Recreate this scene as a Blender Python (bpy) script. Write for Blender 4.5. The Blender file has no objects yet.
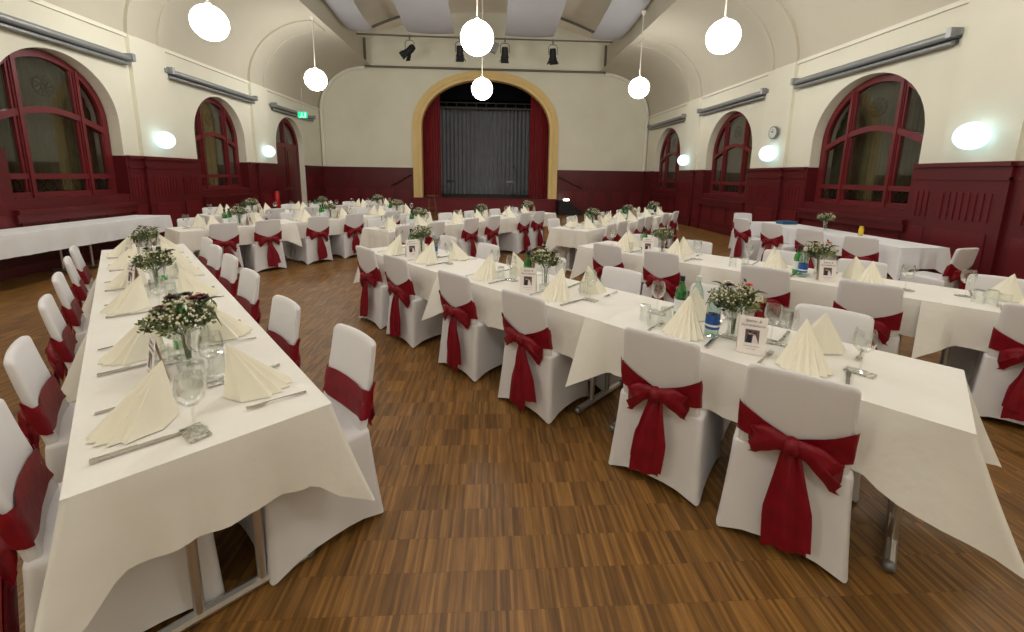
import bpy, math, random
from math import sin, cos, pi, sqrt, radians, atan2, exp
from mathutils import Vector, Matrix
rnd = random.Random(7)
scene = bpy.context.scene
COL = scene.collection

# ------------------------------------------------------------------ materials
def lin(c):
    return tuple((v/255/12.92 if v/255 <= .04045 else ((v/255+.055)/1.055)**2.4) for v in c)

def mat(name, rgb, rough=.6, metal=0., spec=.5, noise=None, bump=None, sheen=0., trans=None, coat=0.):
    m = bpy.data.materials.new(name); m.use_nodes = True
    nt = m.node_tree; b = nt.nodes['Principled BSDF']
    c = lin(rgb)
    b.inputs['Base Color'].default_value = (*c, 1)
    b.inputs['Roughness'].default_value = rough
    b.inputs['Metallic'].default_value = metal
    b.inputs['Specular IOR Level'].default_value = spec
    if sheen: b.inputs['Sheen Weight'].default_value = sheen
    if coat: b.inputs['Coat Weight'].default_value = coat; b.inputs['Coat Roughness'].default_value = .2
    tc = nt.nodes.new('ShaderNodeTexCoord')
    if noise:                       # (scale, amount)
        n = nt.nodes.new('ShaderNodeTexNoise'); n.inputs['Scale'].default_value = noise[0]; n.inputs['Detail'].default_value = 4
        nt.links.new(tc.outputs['Object'], n.inputs['Vector'])
        r = nt.nodes.new('ShaderNodeMapRange'); r.inputs['From Min'].default_value = .3; r.inputs['From Max'].default_value = .7
        r.inputs['To Min'].default_value = 1-noise[1]; r.inputs['To Max'].default_value = 1+noise[1]
        nt.links.new(n.outputs['Fac'], r.inputs['Value'])
        mx = nt.nodes.new('ShaderNodeVectorMath'); mx.operation = 'SCALE'; mx.inputs[0].default_value = c
        nt.links.new(r.outputs['Result'], mx.inputs['Scale'])
        nt.links.new(mx.outputs['Vector'], b.inputs['Base Color'])
    if bump:                        # (scale, strength, distance)
        n = nt.nodes.new('ShaderNodeTexNoise'); n.inputs['Scale'].default_value = bump[0]; n.inputs['Detail'].default_value = 3
        nt.links.new(tc.outputs['Object'], n.inputs['Vector'])
        bp = nt.nodes.new('ShaderNodeBump'); bp.inputs['Strength'].default_value = bump[1]; bp.inputs['Distance'].default_value = bump[2]
        nt.links.new(n.outputs['Fac'], bp.inputs['Height']); nt.links.new(bp.outputs['Normal'], b.inputs['Normal'])
    return m

def emit(name, rgb, strength):
    m = bpy.data.materials.new(name); m.use_nodes = True
    nt = m.node_tree; nt.nodes.clear()
    e = nt.nodes.new('ShaderNodeEmission'); o = nt.nodes.new('ShaderNodeOutputMaterial')
    e.inputs['Color'].default_value = (*lin(rgb), 1); e.inputs['Strength'].default_value = strength
    nt.links.new(e.outputs[0], o.inputs['Surface']); return m

def glass(name, rgb, refl=.9, base=.05):
    m = bpy.data.materials.new(name); m.use_nodes = True
    nt = m.node_tree; nt.nodes.clear()
    t = nt.nodes.new('ShaderNodeBsdfTransparent'); g = nt.nodes.new('ShaderNodeBsdfGlossy'); mx = nt.nodes.new('ShaderNodeMixShader')
    lw = nt.nodes.new('ShaderNodeLayerWeight'); lw.inputs['Blend'].default_value = .25
    r = nt.nodes.new('ShaderNodeMapRange'); r.inputs['To Min'].default_value = base; r.inputs['To Max'].default_value = refl
    t.inputs['Color'].default_value = (*lin(rgb), 1); g.inputs['Roughness'].default_value = .03
    g.inputs['Color'].default_value = (.9, .9, .9, 1)
    o = nt.nodes.new('ShaderNodeOutputMaterial')
    nt.links.new(lw.outputs['Facing'], r.inputs['Value']); nt.links.new(r.outputs['Result'], mx.inputs['Fac'])
    nt.links.new(t.outputs[0], mx.inputs[1]); nt.links.new(g.outputs[0], mx.inputs[2]); nt.links.new(mx.outputs[0], o.inputs['Surface'])
    return m

def floor_mat():
    m = bpy.data.materials.new('finger_parquet'); m.use_nodes = True
    nt = m.node_tree; b = nt.nodes['Principled BSDF']; L = nt.links.new
    tc = nt.nodes.new('ShaderNodeTexCoord')
    def brick(w, h, off, c1, c2, mc, msize):
        k = nt.nodes.new('ShaderNodeTexBrick'); k.offset = off; k.offset_frequency = 2; k.squash = 1
        k.inputs['Scale'].default_value = 1; k.inputs['Brick Width'].default_value = w; k.inputs['Row Height'].default_value = h
        k.inputs['Mortar Size'].default_value = msize; k.inputs['Mortar Smooth'].default_value = .1; k.inputs['Bias'].default_value = 0
        k.inputs['Color1'].default_value = (*c1, 1); k.inputs['Color2'].default_value = (*c2, 1); k.inputs['Mortar'].default_value = (*mc, 1)
        L(tc.outputs['Object'], k.inputs['Vector']); return k
    a = brick(.0135, .162, .37, lin((106, 73, 35)), lin((152, 109, 56)), lin((92, 64, 32)), .0003)
    c = brick(.116, .162, .5, (.78,)*3, (1.14,)*3, (.86,)*3, .0010)
    mp = nt.nodes.new('ShaderNodeMapping'); mp.inputs['Scale'].default_value = (60, 5, 1); L(tc.outputs['Object'], mp.inputs['Vector'])
    n = nt.nodes.new('ShaderNodeTexNoise'); n.inputs['Scale'].default_value = 1; n.inputs['Detail'].default_value = 5; L(mp.outputs[0], n.inputs['Vector'])
    r = nt.nodes.new('ShaderNodeMapRange'); r.inputs['From Min'].default_value = .25; r.inputs['From Max'].default_value = .75
    r.inputs['To Min'].default_value = .62; r.inputs['To Max'].default_value = 1.3; L(n.outputs['Fac'], r.inputs['Value'])
    m1 = nt.nodes.new('ShaderNodeMix'); m1.data_type = 'RGBA'; m1.blend_type = 'MULTIPLY'; m1.inputs['Factor'].default_value = 1
    L(a.outputs['Color'], m1.inputs['A']); L(c.outputs['Color'], m1.inputs['B'])
    m2 = nt.nodes.new('ShaderNodeMix'); m2.data_type = 'RGBA'; m2.blend_type = 'MULTIPLY'; m2.inputs['Factor'].default_value = 1
    L(m1.outputs['Result'], m2.inputs['A']); L(r.outputs['Result'], m2.inputs['B'])
    L(m2.outputs['Result'], b.inputs['Base Color'])
    b.inputs['Roughness'].default_value = .42; b.inputs['Specular IOR Level'].default_value = .35
    bp = nt.nodes.new('ShaderNodeBump'); bp.inputs['Strength'].default_value = .15; bp.inputs['Distance'].default_value = .002
    L(a.outputs['Fac'], bp.inputs['Height']); bp.invert = True; L(bp.outputs[0], b.inputs['Normal'])
    return m

def weave_mat(name, rgb, crease=0.):
    m = mat(name, rgb, .75, spec=.2, noise=(3, .03), bump=(7, .35, .02))
    return m

M = dict(
    wall=mat('cream_plaster', (228, 225, 207), .9, spec=.2, noise=(1.2, .03), bump=(40, .05, .002)),
    ceil=mat('ceiling_plaster', (198, 192, 174), .9, spec=.2, noise=(.9, .03)),
    vault=mat('vault_plaster', (240, 234, 220), .9, spec=.2, noise=(.7, .05)),
    trimw=mat('white_moulding', (232, 228, 214), .8, spec=.2),
    dado=mat('oxblood_panel', (88, 17, 22), .38, noise=(2, .12)),
    dado2=mat('oxblood_panel_light', (100, 23, 29), .35, noise=(2, .10)),
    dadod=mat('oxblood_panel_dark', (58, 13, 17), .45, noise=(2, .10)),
    wframe=mat('red_window_paint', (106, 28, 32), .4, noise=(3, .1)),
    curtain=mat('net_curtain', (112, 112, 94), .9, spec=.1, noise=(6, .15)),
    motif=mat('leaded_motif', (44, 42, 34), .5, noise=(30, .4)),
    yellow=mat('ochre_arch', (226, 196, 132), .7, noise=(2, .04)),
    stagered=mat('stage_front_red', (112, 14, 26), .55, noise=(2, .1)),
    redcurtain=mat('red_velvet', (128, 8, 20), .85, spec=.1, sheen=.3),
    greycurtain=mat('grey_stage_cloth', (150, 152, 156), .9, spec=.1, noise=(2, .06)),
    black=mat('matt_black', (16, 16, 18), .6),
    blackcloth=mat('black_border_cloth', (14, 14, 18), .95, spec=.05),
    stagefloor=mat('stage_boards', (72, 60, 48), .5, noise=(5, .2)),
    sail=mat('ceiling_sail', (184, 184, 187), .85, spec=.1, noise=(1.5, .03)),
    steel=mat('grey_steel', (128, 128, 126), .4, metal=.6),
    pipe=mat('painted_pipe', (110, 104, 94), .5, metal=.3),
    chrome=mat('satin_chrome', (206, 203, 198), .34, metal=.9),
    cutlery=mat('polished_cutlery', (190, 186, 180), .18, metal=1.),
    housing=mat('grey_housing', (142, 144, 144), .42, metal=.35),
    housingd=mat('grey_housing_dark', (84, 88, 92), .5, metal=.3),
    cloth=weave_mat('cream_tablecloth', (236, 233, 226)),
    whitecloth=weave_mat('white_tablecloth', (236, 236, 238)),
    cover=mat('stretch_cover', (226, 224, 226), .7, spec=.25, noise=(4, .02), bump=(600, .1, .001)),
    sash=mat('red_satin', (126, 4, 25), .48, spec=.35, noise=(14, .15), bump=(18, .5, .008)),
    napkin=mat('cream_napkin', (246, 241, 224), .85, spec=.15, noise=(6, .02)),
    paper=mat('card_paper', (244, 236, 232), .7, noise=(8, .01)),
    kraft=mat('card_back', (206, 180, 162), .7, noise=(8, .03)),
    ink=mat('grey_ink', (96, 84, 96), .7),
    photobg=mat('photo_background', (96, 84, 88), .5),
    suit=mat('photo_dark_suit', (24, 24, 40), .5),
    dress=mat('photo_white_dress', (226, 214, 214), .5),
    skin=mat('photo_skin', (206, 158, 132), .5),
    tilesilver=mat('silver_foil', (196, 192, 184), .3, metal=.6, noise=(70, .75)),
    glass=glass('clear_glass', (252, 253, 252), .8, .055),
    tumbler=glass('tumbler_glass', (253, 254, 253), .8, .06),
    pane=glass('window_glass', (205, 205, 195), .6, .035),
    greenglass=glass('green_glass', (95, 205, 120), .7, .07),
    water=glass('water_glass', (222, 240, 234), .85, .10),
    bluelabel=mat('blue_label', (30, 84, 160), .5),
    whitelabel=mat('white_label', (232, 236, 236), .5),
    navycap=mat('dark_blue_cap', (18, 28, 50), .4),
    whitecap=mat('pale_cap', (214, 216, 214), .4),
    leaf=mat('green_leaf', (74, 88, 50), .55, noise=(20, .35)),
    leaf2=mat('pale_leaf', (140, 146, 102), .6, noise=(20, .3)),
    stem=mat('flower_stem', (64, 92, 44), .6),
    redflower=mat('dark_red_petal', (112, 14, 26), .6, noise=(40, .3)),
    darkflower=mat('burgundy_petal', (52, 16, 26), .6, noise=(40, .3)),
    whiteflower=mat('cream_petal', (232, 226, 200), .6, noise=(40, .1)),
    peach=mat('peach_petal', (226, 138, 108), .6, noise=(40, .15)),
    wood=mat('brown_stool_wood', (112, 76, 48), .5, noise=(8, .2)),
    extred=mat('extinguisher_red', (180, 20, 24), .3),
    clockface=mat('clock_face', (214, 214, 206), .4),
    yellowlabel=mat('yellow_label', (220, 190, 60), .5),
    bluecloth=mat('blue_folded_cloth', (44, 92, 128), .8),
    signgreen=emit('exit_green', (40, 190, 130), .7),
    signwhite=emit('exit_white', (200, 255, 235), .6),
    floor=floor_mat(),
    globe=emit('opal_globe_light', (255, 252, 247), 9.8),
    wallglobe=emit('opal_wall_light', (200, 242, 252), .8),
    tableglow=emit('small_lamp_light', (255, 246, 224), 3.0),
)

# ------------------------------------------------------------------ mesh builder
class G:
    def __init__(s): s.v = []; s.f = []; s.m = []; s.k = 0
    def add(s, vs, fs):
        o = len(s.v); s.v += [tuple(v) for v in vs]; s.f += [tuple(i+o for i in f) for f in fs]; s.m += [s.k]*len(fs); return s
    def box(s, c, d, rot=None):
        x, y, z = (q/2 for q in d); P = [(-x,-y,-z),(x,-y,-z),(x,y,-z),(-x,y,-z),(-x,-y,z),(x,-y,z),(x,y,z),(-x,y,z)]
        c = Vector(c)
        if rot is not None: P = [c + rot @ Vector(p) for p in P]
        else: P = [c + Vector(p) for p in P]
        return s.add(P, [(3,2,1,0),(4,5,6,7),(0,1,5,4),(1,2,6,5),(2,3,7,6),(3,0,4,7)])
    def bx(s, x0, x1, y0, y1, z0, z1):
        return s.box(((x0+x1)/2, (y0+y1)/2, (z0+z1)/2), (abs(x1-x0), abs(y1-y0), abs(z1-z0)))
    def loft(s, rings, cap0=True, cap1=True, closed=True):
        n = len(rings[0]); vs = [p for r in rings for p in r]; fs = []
        for i in range(len(rings)-1):
            for j in range(n if closed else n-1):
                k = (j+1) % n; fs.append((i*n+j, i*n+k, (i+1)*n+k, (i+1)*n+j))
        if cap0: fs.append(tuple(range(n))[::-1])
        if cap1: fs.append(tuple(range((len(rings)-1)*n, len(rings)*n)))
        return s.add(vs, fs)
    def lathe(s, prof, n=16, c=(0,0,0), cap0=False, cap1=False):
        return s.loft([[(c[0]+r*cos(2*pi*j/n), c[1]+r*sin(2*pi*j/n), c[2]+z) for j in range(n)] for r, z in prof], cap0, cap1)
    def tube(s, pts, r, n=8, cap=True):
        pts = [Vector(p) for p in pts]; rings = []
        t0 = (pts[1]-pts[0]).normalized(); a = Vector((0,0,1)) if abs(t0.z) < .9 else Vector((1,0,0))
        N = t0.cross(a).normalized()
        for i, p in enumerate(pts):
            t = ((pts[min(i+1, len(pts)-1)])-(pts[max(i-1, 0)])).normalized()
            N = (N - t*N.dot(t)).normalized(); Bn = t.cross(N); rr = r[i] if isinstance(r, (list, tuple)) else r
            rings.append([p + (N*cos(2*pi*j/n) + Bn*sin(2*pi*j/n))*rr for j in range(n)])
        return s.loft(rings, cap, cap)
    def grid(s, fn, nu, nv):
        vs = [fn(i/nu, j/nv) for i in range(nu+1) for j in range(nv+1)]; w = nv+1
        return s.add(vs, [(i*w+j, (i+1)*w+j, (i+1)*w+j+1, i*w+j+1) for i in range(nu) for j in range(nv)])
    def ball(s, c, r, n=12, m=8, sz=1.):
        return s.loft([[(c[0]+r*sin(pi*i/m)*cos(2*pi*j/n), c[1]+r*sin(pi*i/m)*sin(2*pi*j/n), c[2]-r*sz*cos(pi*i/m)) for j in range(n)] for i in [.02]+list(range(1, m))+[m-.02]])
    def mesh(s, name, mats, smooth=True, angle=40):
        me = bpy.data.meshes.new(name); me.from_pydata([tuple(v) for v in s.v], [], s.f)
        for m in (mats if isinstance(mats, list) else [mats]): me.materials.append(m)
        me.polygons.foreach_set('material_index', s.m)
        if smooth:
            me.polygons.foreach_set('use_smooth', [True]*len(me.polygons)); me.set_sharp_from_angle(angle=radians(angle))
        me.update(); return me
    def build(s, name, mats, parent=None, smooth=True, angle=40, loc=None):
        o = bpy.data.objects.new(name, s.mesh(name, mats, smooth, angle)); COL.objects.link(o)
        if parent: o.parent = parent
        if loc: o.location = loc
        return o

def tag(o, label=None, cat=None, group=None, kind=None):
    if label: o['label'] = label
    if cat: o['category'] = cat
    if group: o['group'] = group
    if kind: o['kind'] = kind
    return o
def empty(name, loc=(0,0,0), rz=0.):
    o = bpy.data.objects.new(name, None); COL.objects.link(o); o.location = loc; o.rotation_euler = (0,0,rz); o.empty_display_size = .1; return o
def struct(o): o['kind'] = 'structure'; return o
def dup(o, parent=None):
    c = o.copy(); COL.objects.link(c); c.parent = parent
    for ch in list(o.children): dup(ch, c)
    return c
class Proto:
    """first use hands out the thing itself, later uses hand out copies"""
    def __init__(s, root): s.root = root; s.used = False
    def place(s, loc, rz, label, group, cat=None):
        o = dup(s.root) if s.used else s.root
        s.used = True; o.location = loc; o.rotation_euler = (0,0,rz); o['label'] = label; o['group'] = group
        return o
ORD = ['nearest', 'second', 'third', 'fourth', 'fifth', 'sixth', 'seventh', 'eighth']

# ------------------------------------------------------------------ room
XL, XR, YE, YB, CX = -7.2, 6.95, 18.4, -4.0, -.13
ZW, ZD = 4.25, 1.9
XEL, XER, ZE = CX-5.07, CX+5.0, 6.03
LW = [7.60, 11.74]; LD = 15.6; RW = [7.6, 12.0, 16.2]
PILL = [5.3, 9.48, 13.65]; PILR = [5.6, 9.93, 14.2]
HW, ZSP, ZSILL = 1.16, 2.40, 1.13

struct(G().add([(XL-.6,YB,0),(XR+.6,YB,0),(XR+.6,YE,0),(XL-.6,YE,0)], [(0,1,2,3)]).build('floor', M['floor'], smooth=False))

def side_wall(name, X, sg, ops):
    # sg: +1 right wall (outside is +x). ops: (yc, zsill)
    g = G(); edges = [YB]
    def quad(y0, y1, za0, za1, zb0, zb1, x=X):
        g.add([(x,y0,za0),(x,y1,za1),(x,y1,zb1),(x,y0,zb0)], [(0,1,2,3) if sg < 0 else (3,2,1,0)])
    y = YB
    for yc, zs in ops:
        quad(y, yc-HW, 0, 0, ZW+.3, ZW+.3)
        N = 24; pts = []
        for i in range(N+1):
            a = pi - pi*i/N; pts.append((yc+HW*cos(a), ZSP+HW*sin(a)))
        for (a0, b0), (a1, b1) in zip(pts, pts[1:]):
            quad(a0, a1, b0, b1, ZW+.3, ZW+.3)
        if zs > 0: quad(yc-HW, yc+HW, 0, 0, zs, zs)
        rim = [(yc-HW, zs)] + pts + [(yc+HW, zs), (yc-HW, zs)]
        for (a0, b0), (a1, b1) in zip(rim, rim[1:]):
            g.add([(X,a0,b0),(X,a1,b1),(X+sg*.55,a1,b1),(X+sg*.55,a0,b0)], [(0,1,2,3)])
        y = yc+HW
    quad(y, YE, 0, 0, ZW+.3, ZW+.3)
    return struct(g.build(name, M['wall'], angle=30))
OPEN = {-1: (1.04, 2.52), 1: (1.16, 2.40)}
HW, ZSP = OPEN[-1]
side_wall('wall_left', XL, -1, [(y, ZSILL) for y in LW] + [(LD, 0)])
HW, ZSP = OPEN[1]
side_wall('wall_right', XR, 1, [(y, ZSILL) for y in RW])
struct(G().add([(XL,YB,0),(XR,YB,0),(XR,YB,8.6),(XL,YB,8.6)], [(3,2,1,0)]).build('wall_back', M['wall'], smooth=False))

# end wall with the stage opening
AC, AHI, AHO = -.19, 2.77, 3.15
def arch_pts(hw, zb, b, n=28, p=2.15):
    P = []
    for i in range(n+1):
        a = pi - pi*i/n; cx_, sx_ = cos(a), sin(a)
        P.append((AC + hw*math.copysign(abs(cx_)**(2/p), cx_), zb + b*abs(sx_)**(2/p)))
    return P
g = G()
inner = arch_pts(AHI, 3.55, 2.06); outer = arch_pts(AHO, 3.55, 2.42)
def eq(x0, x1, za0, za1, zb): g.add([(x0,YE,za0),(x1,YE,za1),(x1,YE,zb),(x0,YE,zb)], [(0,1,2,3)])
eq(XL-.3, AC-AHI, 0, 0, 8.6); eq(AC+AHI, XR+.3, 0, 0, 8.6)
for (a0,b0),(a1,b1) in zip(inner, inner[1:]): eq(a0, a1, b0, b1, 8.6)
struct(g.build('wall_front', M['wall'], smooth=False))
# ochre arch trim
def prof_strip(g, A, B, y0, y1):
    n = len(A)
    rings = [[(a[0],y1,a[1]),(a[0],y0,a[1]),(b[0],y0,b[1]),(b[0],y1,b[1])] for a, b in zip(A, B)]
    g.loft(rings)
A = [(AC-AHI,.63)]+inner+[(AC+AHI,.63)]; Bo = [(AC-AHO,.63)]+outer+[(AC+AHO,.63)]
mid = [((a[0]+b[0])/2+(a[0]-b[0])*.12, (a[1]+b[1])/2+(a[1]-b[1])*.12) for a, b in zip(A, Bo)]
g = G(); prof_strip(g, A, Bo, YE-.10, YE+.25)
prof_strip(g, mid, [(m[0]*.9+b[0]*.1-.0, m[1]*.9+b[1]*.1) for m, b in zip(mid, Bo)], YE-.135, YE-.1)
struct(g.build('trim_1', M['yellow'], angle=50))

# coves, ribs, cornice
def cove_pt(sg, t, off=0.):
    x0, x1 = (XL, XEL) if sg < 0 else (XR, XER)
    a = abs(x1-x0)-off; b = ZE-ZW-off*.6
    return (x1 + sg*a*cos(t*pi/2), ZW + b*sin(t*pi/2))
g = G()
for sg in (-1, 1):
    g.grid(lambda u, v: (cove_pt(sg, u)[0], YB+(YE-YB)*v, cove_pt(sg, u)[1]), 20, 2)
    xe = XEL if sg < 0 else XER
    g.add([(xe,YB,ZE),(xe,YE,ZE),(xe,YE,7.05),(xe,YB,7.05)], [(0,1,2,3)])
    g.bx(xe-.0, xe-sg*.22, YB, YE, ZE-.001, ZE+.05)
struct(g.build('ceiling', M['ceil'], angle=30))
def vz(x): return 7.05 + 1.25*(1-((x-(XEL+XER)/2)/((XER-XEL)/2))**2)
struct(G().grid(lambda u, v: (XEL+(XER-XEL)*u, YB+(YE-YB)*v, vz(XEL+(XER-XEL)*u)), 24, 2).build('ceiling_vault', M['vault'], angle=30))
tn = [1]
def trim(g, m, smooth=True):
    tn[0] += 1; return struct(g.build('trim_%d' % tn[0], M[m], smooth=smooth))
def rib(sg, y0, y1, off, m='trimw'):
    g = G(); R = []
    for i in range(17):
        t = i/16; a = cove_pt(sg, t, 0); b = cove_pt(sg, t, off)
        R.append([(a[0],y0,a[1]),(b[0],y0,b[1]),(b[0],y1,b[1]),(a[0],y1,a[1])])
    g.loft(R); return g
for sg, PS in ((-1, PILL), (1, PILR)):
    X = XL if sg < 0 else XR
    for y in PS:
        g = rib(sg, y-.46, y-.30, .07); g.v; h = rib(sg, y+.30, y+.46, .07); g.add(h.v, h.f)
        h = rib(sg, y-.30, y+.30, .045); g.add(h.v, h.f)
        trim(g, 'ceil')
        g = G(); g.bx(X, X-sg*.08, y-.46, y+.46, ZD, ZW); trim(g, 'wall', False)
    # end arc moulding and corner post moulding
    pts = [(X-sg*.10, YE-.08, 1.92)] + [(cove_pt(sg, i/16, .10)[0], YE-.08, cove_pt(sg, i/16, .10)[1]) for i in range(17)]
    trim(G().tube(pts, .075, 8), 'trimw')
    # cornice
    g = G(); g.bx(X, X-sg*.05, YB, YE, ZW-.05, ZW+.02); trim(g, 'trimw', False)
# arch rods below the vault
for Y in (17.3,):
    for s0, s1 in ((.06, .19), (.75, .93)):
        pts = []
        for i in range(9):
            x = XEL+(XER-XEL)*(s0+(s1-s0)*i/8); pts.append((x, Y, vz(x)-.12))
        trim(G().tube(pts, .05, 8), 'pipe')

# ---------------- dado panelling
def panels_side(X, sg, y0, y1, z1=ZD, flute=True, d=0.04, name='trim'):
    """one stretch of side wall wainscot; X is the wall plane, d its thickness"""
    g = G(); xf = X-sg*d
    g.bx(X, xf, y0, y1, 0, z1)
    g.bx(X, xf-sg*.02, y0, y1, 0, .16)
    if z1 > 1.5:
        g.bx(X, xf-sg*.045, y0-.005, y1+.005, z1-.05, z1+.01); g.bx(X, xf-sg*.02, y0, y1, z1-.24, z1-.20)
    w = y1-y0; n = max(1, round(w/.75)); pw = w/n
    g.k = 1
    for i in range(n):
        a = y0+i*pw+.14*pw; b = y0+(i+1)*pw-.14*pw
        g.bx(xf, xf-sg*.015, a, b, .30, .92)
        if flute and z1 > 1.5:
            m = max(3, int((b-a)/.085))
            for k in range(m):
                yy = a+(b-a)*(k+.5)/m; g.bx(xf, xf-sg*.012, yy-.022, yy+.022, 1.08, 1.48)
    tn[0] += 1
    return struct(g.build('trim_%d' % tn[0], [M['dado'], M['dado2']], smooth=False))
def side_dado(X, sg, wins, pils, door=None):
    occ = sorted([(w-HW-.02, w+HW+.02, 'w') for w in wins] + ([(door-HW, door+HW, 'd')] if door else []))
    spans = []; y = YB
    for a, b, k in occ:
        spans.append((y, a, 'p')); spans.append((a, b, k)); y = b
    spans.append((y, YE, 'p'))
    for a, b, k in spans:
        if k == 'p':
            ps = [p for p in pils if a < p < b]
            cuts = [a]
            for p in ps: cuts += [p-.48, p+.48]
            cuts.append(b)
            for i in range(len(cuts)-1):
                if cuts[i+1]-cuts[i] > .05: panels_side(X, sg, cuts[i], cuts[i+1], d=.11 if i % 2 else .05)
        elif k == 'w':
            panels_side(X, sg, a, b, z1=.80, flute=False, d=.02)
            g = G(); g.bx(X+sg*.3, X-sg*.13, a, b, .93, 1.0); g.bx(X+sg*.1, X-sg*.10, a, b, .80, .93); g.bx(X+sg*.3, X-sg*.03, a, b, 1.0, 1.16)
            for yy, q in ((a, 1), (b, -1)): g.bx(X-sg*.045, X+sg*.21, yy-.004, yy+q*.045, 1.0, ZD)
            trim(g, 'dado', False)
HW, ZSP = OPEN[-1]; side_dado(XL, -1, LW, PILL, LD)
HW, ZSP = OPEN[1]; side_dado(XR, 1, RW, PILR)
def end_dado(x0, x1):
    g = G(); y = YE
    g.bx(x0, x1, y-.05, y, 0, ZD); g.bx(x0, x1, y-.10, y, ZD-.05, ZD+.01); g.bx(x0, x1, y-.07, y, 0, .16); g.bx(x0, x1, y-.07, y, ZD-.28, ZD-.24)
    g.bx(x0, x1, y-.065, y, 1.04, 1.10)
    n = round((x1-x0)/.82); w = (x1-x0)/n
    for i in range(n*7):
        xx = x0+(i+.5)*w/7; g.bx(xx-.045, xx+.045, y-.06, y, 1.14, ZD-.30)
    g.k = 1
    for i in range(n):
        g.bx(x0+i*w+.14, x0+(i+1)*w-.14, y-.068, y, .28, .96)
    tn[0] += 1; struct(g.build('trim_%d' % tn[0], [M['dado'], M['dado2']], smooth=False))
end_dado(XL, AC-AHO); end_dado(AC+AHO, XR)

# ---------------- windows
def bar2(g, pts, w, d, X, sg, x0):
    """rectangular bar following (y,z) points in the plane x = X+sg*x0"""
    R = []
    for i, p in enumerate(pts):
        a = pts[max(i-1,0)]; b = pts[min(i+1,len(pts)-1)]
        t = Vector((b[0]-a[0], b[1]-a[1])).normalized(); n = Vector((-t.y, t.x))*w/2
        xa, xb = X+sg*x0, X+sg*(x0+d)
        R.append([(xa,p[0]+n.x,p[1]+n.y),(xa,p[0]-n.x,p[1]-n.y),(xb,p[0]-n.x,p[1]-n.y),(xb,p[0]+n.x,p[1]+n.y)])
    g.loft(R)
def window(idx, X, sg, yc, side):
    e = struct(empty('window_%d' % idx, (X, yc, 0)))
    h = HW-.03; D = .20
    arc = lambda r, n=22: [(r*cos(pi-pi*i/n), ZSP+r*sin(pi-pi*i/n)) for i in range(n+1)]
    g = G(); bar2(g, [(-h+.05,ZSILL)]+arc(h-.05)+[(h-.05,ZSILL)], .11, .10, 0, sg, D)
    g.build('window_frame', M['wframe'], e, angle=30)
    for s in (-1, 1):
        zt = ZSP + sqrt((h-.05)**2-.5**2)
        g = G(); bar2(g, [(s*.5,ZSILL),(s*.5,zt)], .085, .10, 0, sg, D-.01)
        bar2(g, [(s*.5-.0,ZSILL),(s*.5,zt)], .04, .02, 0, sg, D-.03)
        g.build('mullion', M['wframe'], e, angle=30)
    g = G(); tz = lambda y: 2.60 - .30*(abs(y)/1.0)**1.7
    bar2(g, [(-h+.1+(2*h-.2)*i/20, tz(-h+.1+(2*h-.2)*i/20)) for i in range(21)], .10, .10, 0, sg, D-.015)
    g.build('transom', M['wframe'], e, angle=30)
    g = G()
    for z in (1.20, 1.50): bar2(g, [(-h,z),(h,z)], .09, .10, 0, sg, D-.008)
    g.build('bottom_rail', M['wframe'], e, angle=30)
    g = G()                                   # casement stiles inside each light
    for a, b in ((-h+.1,-.55),(-.45,.45),(.55,h-.1)):
        for yy in (a+.012, b-.012):
            bar2(g, [(yy,1.53),(yy,tz(yy)-.05)], .035, .05, 0, sg, D+.01); bar2(g, [(yy,1.22),(yy,1.48)], .03, .05, 0, sg, D+.01)
            zt = ZSP+sqrt(max(.01,(h-.08)**2-yy*yy)); bar2(g, [(yy,tz(yy)+.05),(yy,zt)], .03, .05, 0, sg, D+.01)
    g.build('casement', M['wframe'], e, angle=30)
    P = [(-h,ZSILL)]+arc(h)+[(h,ZSILL)]; n = len(P)
    g = G(); g.add([(sg*(D+.05),p[0],p[1]) for p in P], [tuple(range(n))]); g.build('glass_pane', M['pane'], e, smooth=False)
    g = G()                                   # leaded ornament in top light and bottom lights
    for i in range(10):
        a = 2*pi*i/10; g.tube([(sg*(D+.07), .17*cos(a+k*.7), 2.98+.17*sin(a+k*.7)+.0) if k < 4 else (sg*(D+.07), .05*cos(a), 2.98+.05*sin(a)) for k in range(5)], .014, 5)
    for c0, c1, k in ((-.95,-.6,3),(-.42,.42,5),(.6,.95,3)):
        for i in range(k):
            yy = c0+(c1-c0)*(i+.5)/k; r = (c1-c0)/k/2*.9
            g.tube([(sg*(D+.07), yy+r*cos(2*pi*j/8), 1.35+.09*sin(2*pi*j/8)) for j in range(9)], .010, 5)
    g.build('leaded_ornament', M['motif'], e)
    return e
def net_curtain(X, sg, yc, label, group):
    h = HW-.05
    def fn(u, v):
        y = -h+2*h*u; zt = ZSP + sqrt(max(0, h*h-y*y)); 
        return (X+sg*(.47+.018*sin(u*2*pi*26)), yc+y, ZSILL+.14+(zt-ZSILL-.16)*v)
    tag(G().grid(fn, 208, 2).build('net_curtain', M['curtain']), label, 'curtain', group)
k = 0
for X, sg, ys, sd in ((XL,-1,LW,'left'),(XR,1,RW,'right')):
    HW, ZSP = OPEN[sg]
    for i, y in enumerate(ys):
        k += 1; window(k, X, sg, y, sd)
        net_curtain(X, sg, y, 'olive net curtain behind the %s arched window on the %s wall' % (['nearest','second','farthest'][i], sd), 'net curtains')
        struct(G().add([(X+sg*.56,y-1.2,1),(X+sg*.56,y+1.2,1),(X+sg*.56,y+1.2,3.7),(X+sg*.56,y-1.2,3.7)], [(0,1,2,3)]).build('trim_%d' % (100+k), M['black'], smooth=False))  # added black sheet behind the curtain; its colour stands for the night darkness outside
HW, ZSP = OPEN[-1]
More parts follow.
